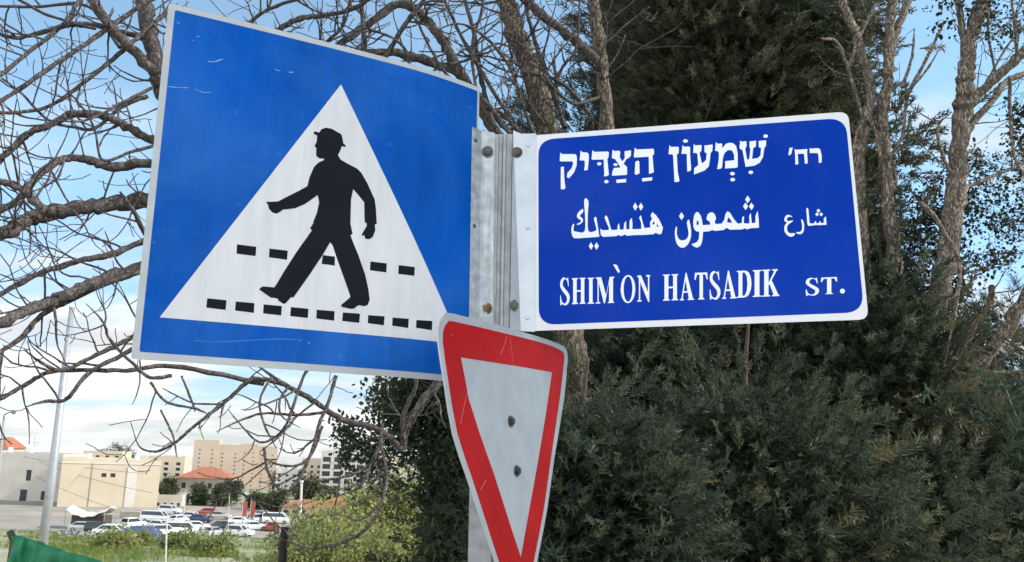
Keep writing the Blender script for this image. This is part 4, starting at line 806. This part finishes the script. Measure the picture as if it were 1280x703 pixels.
# ---- the bare tree behind the blue sign
o = at(738, 760, 5.3); org = (o.x, 5.3, 0.0)
fig = empty('bare_tree', org, 0, 'leafless tree with tangled curving branches spreading behind the blue sign', 'tree')
TR1 = pxl([(752,1010),(742,800),(730,620),(722,500),(708,410),(700,300),(692,190),(672,112),(644,40),(622,-30),(600,-110)], 5.3, 5.3, 46, 24)
TR2 = pxl([(716,430),(738,300),(757,170),(752,80),(743,20),(735,-70)], 5.35, 5.5, 24, 15)
limbs('trunk', fig, M['bark'], [TR1, TR2], org, 12)
BIG = [ # pixel path, distances, widths
 ([(700,350),(560,285),(400,252),(260,245),(183,251),(141,256),(98,260),(51,268),(25,281),(0,294),(-60,318)], 5.3, 4.3, 26, 18),
 ([(75,264),(55,264),(34,243),(13,230),(-10,224),(-60,200)], 4.4, 4.2, 14, 8),
 ([(420,254),(300,215),(188,205),(141,209),(111,200),(85,198),(60,209),(38,230),(21,252),(-8,268),(-50,300)], 4.9, 4.3, 15, 8),
 ([(380,250),(280,200),(192,175),(162,160),(128,145),(90,143),(64,156),(34,168),(13,188),(-5,206),(-30,250)], 4.9, 4.5, 14, 8),
 ([(690,400),(500,330),(330,230),(240,150),(205,115),(196,85),(186,40),(178,-12),(172,-60)], 5.2, 5.0, 30, 20),
 ([(225,130),(200,98),(171,68),(141,38),(111,-5),(80,-50)], 4.95, 4.5, 18, 12),
 ([(330,240),(178,332),(140,345),(100,362),(60,378),(30,390),(0,405),(-50,425)], 4.9, 4.2, 18, 14),
 ([(250,290),(180,302),(140,318),(100,326),(50,342),(0,368),(-40,390)], 4.8, 4.4, 10, 7),
 ([(690,215),(655,195),(625,172),(598,128),(575,90),(552,50),(530,22),(500,5),(460,30),(420,60)], 5.3, 4.9, 20, 10),
 ([(575,92),(520,72),(480,66),(440,70),(400,90)], 5.1, 4.8, 14, 8),
 ([(640,170),(612,135),(600,90),(592,40),(575,-20),(560,-60)], 5.3, 5.2, 9, 5),
 ([(754,85),(715,48),(682,22),(648,-8),(620,-40)], 5.4, 5.2, 15, 10),
 ([(742,150),(715,115),(690,98),(655,90)], 5.4, 5.2, 7, 3), ([(706,160),(690,110),(665,40),(655,-10)], 5.3, 5.5, 8, 5), ([(755,120),(720,130),(690,108),(668,70)], 5.4, 5.1, 6, 3),
 ([(395,120),(340,60),(349,37),(377,23),(400,20),(440,12),(470,-8),(500,-40)], 5.0, 4.7, 10, 5),
 # smaller branches seen against the sky at upper left
 ([(240,-30),(175,8),(107,55),(55,90),(0,128),(-30,150)], 4.9, 4.2, 7, 6), ([(150,-40),(100,0),(85,25),(43,60),(0,94),(-30,110)], 4.9, 4.3, 6, 6),
 ([(210,15),(180,40),(153,64),(107,102),(64,132),(20,141),(-10,140)], 4.9, 4.5, 7, 5), ([(180,48),(136,36),(102,30),(68,36),(26,47),(0,43),(-30,30)], 4.9, 4.6, 8, 5),
 ([(120,36),(102,32),(55,17),(25,0),(0,-14)], 4.8, 4.6, 5, 4), ([(150,60),(110,8),(43,9),(0,8)], 4.8, 4.9, 5, 4), ([(185,120),(150,135),(120,160),(95,160),(60,150),(28,118),(2,98)], 4.8, 4.6, 6, 3),
 ([(200,180),(165,190),(128,200),(118,160),(95,125),(60,95)], 4.8, 4.4, 5, 2.5), ([(190,110),(150,130),(128,142),(100,152),(60,150)], 4.8, 4.4, 5, 3), ([(185,300),(170,270),(150,240)], 4.5, 4.2, 6, 7),
 ([(230,330),(160,345),(60,389),(28,421),(0,440),(-30,455)], 4.8, 4.3, 8, 6),
 # lower left
 ([(330,480),(216,458),(165,463),(120,463),(64,465),(32,481),(0,499),(-30,510)], 4.9, 4.3, 6.5, 5), ([(210,395),(161,424),(120,444),(78,463),(51,453),(30,437)], 4.7, 4.4, 7, 4),
 ([(210,410),(152,444),(110,467),(83,499),(55,502),(32,509)], 4.7, 4.4, 7, 4), ([(215,470),(188,472),(170,458),(138,426),(129,403),(108,380)], 4.6, 4.4, 5, 3),
 ([(356,481),(317,474),(285,500),(262,518),(239,536),(221,552),(198,564),(175,559),(163,527)], 4.9, 4.5, 6, 2.5), ([(188,478),(207,502),(244,511),(260,518)], 4.5, 4.6, 3.5, 3), ([(227,470),(239,500),(244,515)], 4.6, 4.6, 3, 3), ([(201,513),(216,545),(221,572)], 4.6, 4.5, 3, 2.5),
 ([(705,440),(640,425),(590,448),(545,482),(520,515),(508,535),(503,562)], 5.2, 5.0, 17, 9), ([(503,562),(487,548),(468,535),(427,524),(390,500),(356,481),(337,468),(300,440)], 5.0, 4.8, 9, 5), ([(506,556),(503,526),(511,503),(520,480),(515,440)], 5.0, 4.9, 7, 5),
 ([(420,470),(409,507),(399,530),(390,563),(375,597),(360,616),(349,642)], 4.9, 4.6, 5, 3), ([(478,530),(476,552),(483,590),(480,620),(465,653),(435,676),(394,685),(367,678),(356,661)], 4.9, 4.5, 5, 3.2),
 ([(400,440),(380,470),(367,507),(356,534),(340,549),(322,552),(300,530),(285,512)], 4.9, 4.5, 4.5, 2.5), ([(410,515),(375,519),(330,517),(300,526),(270,540)], 4.9, 4.6, 4, 2.5), ([(480,620),(476,631),(450,650),(429,644)], 4.6, 4.5, 3.5, 2.5),
 ([(476,556),(465,578),(442,593),(401,601),(380,600)], 4.9, 4.7, 4.5, 2.5), ([(280,605),(300,616),(322,627),(349,635)], 4.8, 4.7, 3.5, 3), ([(403,533),(390,567),(371,582),(345,580),(324,567)], 4.8, 4.6, 4, 2.5), ([(474,560),(465,578),(450,608),(423,620)], 4.9, 4.7, 6, 3), ([(330,560),(335,590),(350,612),(372,612)], 4.8, 4.7, 4, 2.5),
 ([(340,470),(325,500),(330,530),(345,560)], 4.8, 4.6, 3.5, 2.5), ([(360,485),(350,500),(352,520),(375,535)], 4.8, 4.6, 3.5, 2), ([(395,502),(370,522),(350,545),(325,565)], 4.8, 4.6, 3, 2.5)]
BR = [pxl(*a) for a in BIG]; TW = []
for L, a in zip(BR, BIG):
    px_len = sum(math.hypot(a[0][i+1][0]-a[0][i][0], a[0][i+1][1]-a[0][i][1]) for i in range(len(a[0])-1)); low = sum(p[1] for p in a[0])/len(a[0]) > 440
    TW += twigs(L, int(px_len/(54 if low else 40)), .34 if low else .44, .006, .9, .25 if low else 0.0, 1)
TW += twigs(TR1[30:], 26, .7, .008, .8, 0, 2) + twigs(TR2[8:], 16, .6, .007, .8, 0, 2)
for a_ in (([(690,200),(640,150),(585,60),(560,10),(545,-30)], 5.2, 4.9, 7, 4), ([(700,230),(660,150),(640,90),(610,50),(575,30),(540,40)], 5.2, 4.8, 6, 3), ([(640,170),(600,120),(560,95),(530,45),(510,-10)], 5.1, 4.8, 6, 3), ([(650,165),(625,140),(600,128),(590,60),(603,10),(600,-30)], 5.1, 5.0, 6, 4), ([(680,150),(700,90),(720,60),(725,0)], 5.4, 5.2, 5, 3), ([(560,130),(520,105),(505,60),(470,40),(430,45)], 5.0, 4.7, 6, 3), ([(450,100),(455,50),(452,0),(460,-30)], 4.9, 4.8, 8, 6), ([(470,95),(500,40),(530,0),(545,-30)], 4.9, 4.8, 8, 5), ([(420,80),(395,55),(350,62),(310,50)], 4.9, 4.7, 5, 3), ([(400,60),(430,30),(440,-20)], 4.9, 4.7, 5, 3), ([(560,80),(585,75),(620,55),(650,60),(690,30)], 5.0, 5.3, 4, 2.5), ([(300,40),(330,15),(370,0),(420,-12)], 4.9, 4.8, 6, 4)):
    BR.append(pxl(*a_)); TW += twigs(BR[-1], 7, .34, .006, .9, 0, 1)
ivp = [L[:3] + RNG.normal(size=3)*.05 for L in list(TR1[20:46]) + list(TR2[4:12]) for _ in range(int(9))]
foliage('ivy', fig, M['ever'], 'leaves', ivp, RNG.normal(size=(len(ivp), 3)), RNG.uniform(.03, .075, len(ivp)), np.clip(RNG.normal(.5, .2, len(ivp)), 0, 1), org)
limbs('branches', fig, M['bark_twig'], BR, org, 8); limbs('twigs', fig, M['bark_twig'], TW, org, 5)

# ---- conifers on the right
def stem(px, Y, h, r, lean=0.0, name='cypress_tree', label='', n=7, extra=(), m='bark_dark', origin=None):
    a = at(px, 420, Y); x = a.x; e = empty(name, (x, Y, gz(Y)), 0, label, name.split('_')[0] + ' tree')
    L = [np.array((x + lean*k/n + random.uniform(-.03, .03), Y + random.uniform(-.03, .03), gz(Y) - .2 + (h + .2)*k/n, r*(1 - .85*k/n))) for k in range(n+1)]
    limbs('trunk', e, M[m], [smooth_line(L, 4)] + list(extra), (x, Y, gz(Y)), 10); return e, (x, Y, gz(Y))
def B(px, py, Y, rx, ry, rd, nc, ns): p = at(px, py, Y); return ((p.x, p.y, p.z), (rx*Y/FPX, rd, ry*Y/FPX), nc, ns)
def whorls(e, org, cl, k, m='bark_dark'):     # dead inner twigs reaching from the stem to the clumps
    L = []
    for q in random.sample(cl, min(k, len(cl))):
        s = np.array((org[0], org[1], q[2] - random.uniform(.1, .5))); mid = (s + q)/2 + RNG.normal(size=3)*.08 - np.array((0, 0, .06))
        L.append(smooth_line([(*s, .016), (*mid, .010), (*q, .003)], 4))
    limbs('boughs', e, M['bark'], L, org, 5)
def cypress(px, Y, h, r, blobs, label, size=.155, nb=60, kind='frond', mt='cypress', name='cypress_tree', bias=0.0, m='bark_dark', extra=(), clump_r=.16, up=.5):
    e, og = stem(px, Y, h, r, 0, name, label, extra=extra, m=m); cl = crown(e, M[mt], kind, blobs, og, size, og, up, bias=bias, clump_r=clump_r); whorls(e, og, cl, nb, m); return e
D = 22
cypress(880, 7.6, 9.5, .14, [B(880,-60,7.6,115,150,.8,150,D), B(890,60,7.6,125,110,.9,170,D), B(930,160,7.6,130,120,.9,150,D), B(880,350,7.6,140,150,.9,110,D), B(870,560,7.4,150,170,1.0,230,D)], 'tall dense dark cypress rising behind the middle of the street name sign', mt='cypress_old', size=.15)
cypress(1000, 8.2, 9.0, .14, [B(1005,-30,8.2,85,150,.8,120,D), B(1000,110,8.2,75,110,.8,100,D), B(1030,300,8.2,90,150,.8,120,D), B(1000,540,8.0,120,160,.9,200,D)], 'dark cypress behind the right end of the street name sign', mt='cypress_old', size=.17, bias=.05)
cypress(735, 4.75, 2.2, .05, [B(728,612,4.75,48,58,.28,60,D), B(720,690,4.7,80,80,.3,90,D), B(775,640,4.8,70,80,.3,80,D)], 'small dark cypress sapling close behind the yield sign, hiding the foot of the bare tree', size=.15, clump_r=.11)
cypress(790, 6.9, 3.9, .10, [B(790,560,6.9,75,110,.6,130,D), B(800,470,6.9,80,60,.6,100,D), B(780,690,6.8,90,90,.7,120,D)], 'short dark cypress just right of the yield sign, below the street name sign', bias=-.05)
cypress(935, 5.9, 2.6, .07, [B(940,600,5.9,110,95,.6,150,D), B(900,690,5.8,150,80,.7,190,D), B(1000,680,5.8,110,90,.6,150,D)], 'low bushy cypress in front of the taller ones at the bottom', bias=.12)
cypress(1105, 6.9, 3.6, .08, [B(1095,570,6.9,70,100,.5,150,D), B(1080,440,6.9,45,60,.5,80,D), B(1120,690,6.6,100,70,.6,150,D)], 'grey green young cypress below the right end of the street name sign', bias=.15)
cypress(795, 8.8, 7.5, .11, [B(800,-20,8.8,55,90,.6,35,12), B(790,120,8.8,60,45,.6,42,12), B(700,150,8.6,50,22,.5,22,12), B(800,300,8.8,90,160,.7,90,D), B(770,480,8.8,80,120,.7,90,D)], 'thin cypress with gaps of sky, left of the tall dense one', bias=.05)
# dark rank of conifers farther back, closing the view low down
for i, (px, Y, top, lab) in enumerate(((640,11.5,500,'far dark cypress directly behind the yield sign'), (700,12.5,330,'far dark cypress behind the trunk of the bare tree'), (830,12,-40,'far dark cypress filling in behind the tall dense one'), (960,12.5,-60,'far dark cypress seen over the middle of the street name sign'), (1060,12,400,'far dark cypress behind the twin pale trunks'), (1160,12.5,470,'far dark cypress behind the pale pine trunk'), (1260,12,560,'far dark cypress at the right edge'))):
    h = (at(px, top, Y).z - gz(Y)); bl = [B(px, yy, Y, 75 if top < 400 else 85, 75, .7, 62, 13) for yy in range(top + 40, 760, 85)]
    cypress(px, Y, h, .14, bl, lab, size=.30, nb=6, bias=-.1, clump_r=.24)
# twin pale trunks (an old cypress with most of its lower foliage gone)
Yk = 6.7; a = at(1120, 760, Yk); og = (a.x, Yk, 0.0)
e = empty('cypress_tree', og, 0, 'old cypress with two entwined pale bare trunks right of the street name sign', 'cypress tree')
T1 = pxl([(1120,1010),(1118,760),(1112,600),(1100,480),(1088,380),(1076,270),(1074,192),(1082,155),(1088,111),(1078,74),(1067,37),(1049,-5),(1030,-60)], Yk, Yk, 18, 12); T2 = pxl([(1122,1000),(1132,640),(1130,450),(1124,360),(1114,290),(1108,222),(1105,185),(1102,155),(1108,111),(1110,74),(1112,37),(1116,-10),(1118,-70)], Yk+.1, Yk+.1, 21, 12)
T3 = pxl([(1110,80),(1123,33),(1138,-4),(1150,-50)], Yk+.1, Yk+.2, 12, 8); TT = [pxl(*q) for q in (([(1060,90),(1075,45),(1100,-5)], Yk, Yk, 7, 5), ([(1080,150),(1050,60),(1025,48)], Yk, Yk-.3, 6, 5), ([(1105,190),(1085,150),(1070,170),(1062,220)], Yk, Yk-.2, 6, 3), ([(1128,110),(1140,70),(1143,35)], Yk, Yk, 5, 3), ([(1120,140),(1150,90),(1172,45),(1180,30)], Yk, Yk, 6, 3), ([(1110,200),(1128,170),(1135,120),(1160,85),(1175,60)], Yk, Yk-.2, 6, 3), ([(1112,250),(1098,180),(1090,150)], Yk-.1, Yk-.1, 6, 4), ([(1102,260),(1120,230),(1112,190)], Yk-.1, Yk-.1, 5, 3))]
limbs('trunk', e, M['bark_pale'], [T1, T2, T3], og, 12); limbs('boughs', e, M['bark_pale'], TT + twigs(T1[20:], 22, .45, .006, .5, 0, 1) + twigs(T2[20:], 20, .45, .006, .5, 0, 1), og, 6)
crown(e, M['cypress'], 'frond', [B(1128,195,Yk+.3,26,45,.3,12,12), B(1045,30,Yk+.4,30,60,.4,20,14), B(1075,360,Yk+.4,40,80,.4,40,14), B(1120,480,Yk,60,80,.5,60,14)], og, .19, og, .4, bias=.22)
# the pale pine with forked limbs at the right edge
Yq = 6.6; a = at(1162, 760, Yq); og = (a.x, Yq, 0.0)
e = empty('pine_tree', og, 0, 'pale trunked pine forking against the bright sky at the right edge', 'pine tree')
PT = pxl([(1160,1010),(1160,760),(1160,620),(1162,500),(1162,440),(1170,388),(1182,324),(1192,260),(1197,203),(1202,148),(1206,111),(1209,74),(1216,37),(1232,-5),(1245,-60)], Yq, Yq, 34, 19)
PL = [pxl(*q) for q in (([(1208,70),(1203,35),(1197,0),(1190,-50)], Yq, Yq, 10, 8), ([(1203,148),(1220,122),(1245,98),(1282,64),(1320,30)], Yq, Yq-.3, 15, 13), ([(1199,180),(1215,155),(1241,126),(1256,104),(1285,90),(1320,80)], Yq, Yq+.4, 11, 8), ([(1162,500),(1182,482),(1220,456),(1254,418),(1282,372),(1310,330)], Yq, Yq-.5, 20, 16), ([(1150,530),(1165,485),(1190,456),(1212,414),(1237,379),(1239,358)], Yq, Yq-.4, 13, 9),
      ([(1150,255),(1165,268),(1182,294),(1199,328),(1195,380),(1186,430),(1180,460)], Yq-.5, Yq-.4, 7, 4), ([(1190,448),(1222,462),(1250,466),(1290,463)], Yq-.4, Yq-.5, 6, 4), ([(1262,96),(1263,150),(1268,195),(1284,226)], Yq, Yq-.2, 5, 3), ([(1246,98),(1235,40),(1240,-20)], Yq, Yq-.2, 4, 3), ([(1272,74),(1268,30),(1262,-20)], Yq, Yq-.2, 5, 3), ([(1220,128),(1258,60),(1285,30)], Yq, Yq+.3, 4, 3), ([(1200,230),(1180,200),(1172,160),(1190,140)], Yq, Yq-.3, 6, 3), ([(1197,240),(1230,225),(1262,212),(1290,200)], Yq, Yq+.3, 6, 4), ([(1182,330),(1210,340),(1245,330)], Yq, Yq+.3, 5, 3))]
limbs('trunk', e, M['bark_pale'], [PT], og, 14); PTW = []
for L in PL: PTW += twigs(L, 5, .45, .005, .3, .1, 1)
limbs('limbs', e, M['bark_pale'], PL + PTW, og, 7)
crown(e, M['dark_leaf'], 'leaves', [B(1268,205,Yq+.3,26,26,.4,6,11), B(1238,262,Yq+.3,44,22,.4,8,11), B(1255,290,Yq+.3,20,14,.3,4,12), B(1190,232,Yq+.5,30,24,.4,7,12), B(1165,290,Yq+.5,34,40,.4,11,13), B(1270,15,Yq,18,16,.3,4,12), B(1185,30,Yq,14,10,.3,3,10), B(1225,345,Yq+.3,34,16,.4,3,10), B(1277,150,Yq,8,16,.2,3,10), B(1160,360,Yq+.5,34,40,.4,14,13), B(1215,420,Yq+.5,50,30,.4,7,11)], og, .085, og, .2, bias=-.05, clump_r=.075)
cypress(1235, 7.3, 3.0, .09, [B(1230,605,7.3,80,75,.5,120,D), B(1255,690,7.1,90,80,.6,130,D), B(1285,520,7.3,30,30,.3,10,12), B(1180,630,7.3,60,80,.5,80,D)], 'deep green bushy young pine at the bottom right corner', kind='needles', mt='pine', name='pine_tree', size=.21, clump_r=.15)
cypress(1330, 9.5, 6.5, .12, [B(1290,450,9.5,80,45,.6,26,12), B(1250,400,9.5,40,24,.5,7,10), B(1320,240,9.5,40,60,.6,12,12)], 'dark pine reaching in over the right edge of the view', kind='needles', mt='pine', name='pine_tree', size=.24)
# unseen conifer, added out of view to keep the signs in the shade
og = (5.5, 1.15, 0.0); e = empty('cypress_tree', og, 0, 'tall unseen cypress added beside the pavement to shade the signs', 'cypress tree')
limbs('trunk', e, M['bark_dark'], [smooth_line([(5.5, 1.15, -.2, .18), (5.52, 1.17, 5, .12), (5.5, 1.15, 10.5, .03)], 6)], og, 10)
crown(e, M['cypress'], 'frond', [((5.5, 1.15, 2.5), (1.3, 1.3, 1.6), 130, 14), ((5.5, 1.15, 5), (1.5, 1.5, 1.8), 190, 14), ((5.5, 1.15, 7.2), (1.2, 1.2, 1.8), 130, 14), ((5.5, 1.15, 9.2), (.7, .7, 1.5), 60, 14)], og, .34, og, .5, clump_r=.22)
# dark evergreen below the blue sign
cypress(565, 8.6, 4.6, .13, [B(548,492,8.6,50,34,.4,34,16), B(592,560,8.6,36,110,.5,120,18), B(592,700,8.4,46,90,.6,150,18), B(490,497,8.5,30,10,.3,9,14), B(452,549,8.5,26,12,.3,8,14), B(482,565,8.5,14,10,.2,4,12), B(558,590,8.6,14,50,.4,16,16), B(600,470,8.7,50,60,.5,70,18), B(515,540,8.6,18,14,.3,8,14)], 'dark evergreen with hanging foliage below the blue sign', kind='leaves', mt='ever', name='evergreen_tree', size=.12, clump_r=.075, nb=22, up=-.3)
# ---- bushes and distant trees
def shrub(px, py_top, Y, wpx, label, mt='bush', name='bush', kind='leaves', size=.16, dens=1.0, bias=0.0, group=None):
    a = at(px, py_top, Y); z = gz(Y); h = max(.4, a.z - z); r = wpx/2*Y/FPX; og = (a.x, Y, z); e = empty(name, og, 0, label, 'bush' if name == 'bush' else 'tree', group)
    k = 9 if name == 'bush' else 5; st = [smooth_line([(a.x, Y, z - .1, .02 + .012*h), (a.x + random.uniform(-.5, .5)*r, Y + random.uniform(-.4, .4)*r, z + h*.55, .012 + .006*h), (a.x + random.uniform(-.8, .8)*r, Y, z + h*.9, .006)], 4) for _ in range(k)]
    limbs('stems' if name == 'bush' else 'trunk', e, M['bark_dark'], st, og, 5)
    n = max(6, int(dens*46)); crown(e, M[mt], kind, [((a.x, Y, z + h*.55), (r, r*.8, h*.46), n, 15), ((a.x - r*.4, Y, z + h*.38), (r*.6, r*.6, h*.36), n//2, 13), ((a.x + r*.45, Y - .1, z + h*.42), (r*.6, r*.6, h*.4), n//2, 13)], og, size, og, .5, 'foliage' if name == 'bush' else 'crown', bias, .12 + .05*r); return e
for q in ((470,612,18.5,95,'tall yellow green bush left of the dark evergreen'), (505,585,18,70,'sunlit bush against the dark evergreen trunk'), (425,645,17,100,'broad pale green bush behind the black stump post'), (388,652,19,55,'small yellowish bush beside the pale pole'), (450,668,15.5,120,'low green bush nearest the bottom edge under the branches'), (385,690,15,70,'low bush beside the black stump post')): shrub(*q, dens=1.5, bias=.15)
for q in ((170,682,70,28,'low green shrub on the bank left of the drum'), (225,687,62,34,'wide low green shrub on the bank behind the drum'), (140,690,52,40,'small shrub on the bank by the lamp pole'), (268,690,50,34,'small shrub right of the drum')): shrub(*q, size=.45, dens=.7)
for i, (px, py, Y, w, lab) in enumerate(((205,606,215,16,'dark tree in front of the narrow cream block'), (214,598,217,14,'second dark tree beside the narrow cream block'), (290,596,214,18,'dark tree at the right corner of the stone house'), (250,606,212,14,'small tree in front of the stone house'), (277,608,211,16,'tree under the tower beside the stone house'), (345,612,200,26,'tree between the tower and the long pavilion'), (362,586,320,40,'far grey green tree in the gap right of the tower'), (385,600,250,30,'tree in front of the small pale block'), (152,556,330,46,'far rounded tree behind the broad cream block'), (128,560,340,26,'far tree just left of the rounded one'), (20,568,300,40,'far tree behind the white block at left'),
        (322,618,205,22,'round tree below the right end of the tower'), (455,610,188,34,'tree between the wide pavilion and the bushes'), (412,612,215,26,'tree behind the wide red roof'))):
    shrub(px, py, Y, w, lab, 'olive', 'leafy_tree', 'leaves', .9 if Y < 250 else 1.4, .45)
# grass on the bank: uncountable
n = 7500; P = []; 
while len(P) < n:
    x, Y = random.uniform(-42, -10), random.uniform(30, 136)
    if math.sin(x*.35) + math.sin(Y*.22 + x*.1) + random.gauss(0, .45) > .1: P.append((x*Y/72, Y, gz(Y) + .02))
go = foliage('grass', None, M['grass'], 'needles', P, RNG.normal(size=(n, 3))*.25 + np.array((0, 0, 1)), RNG.uniform(.18, .52, n), np.clip(RNG.normal(.45, .25, n), 0, 1), (0, 0, 0)); tag(go, kind='stuff')
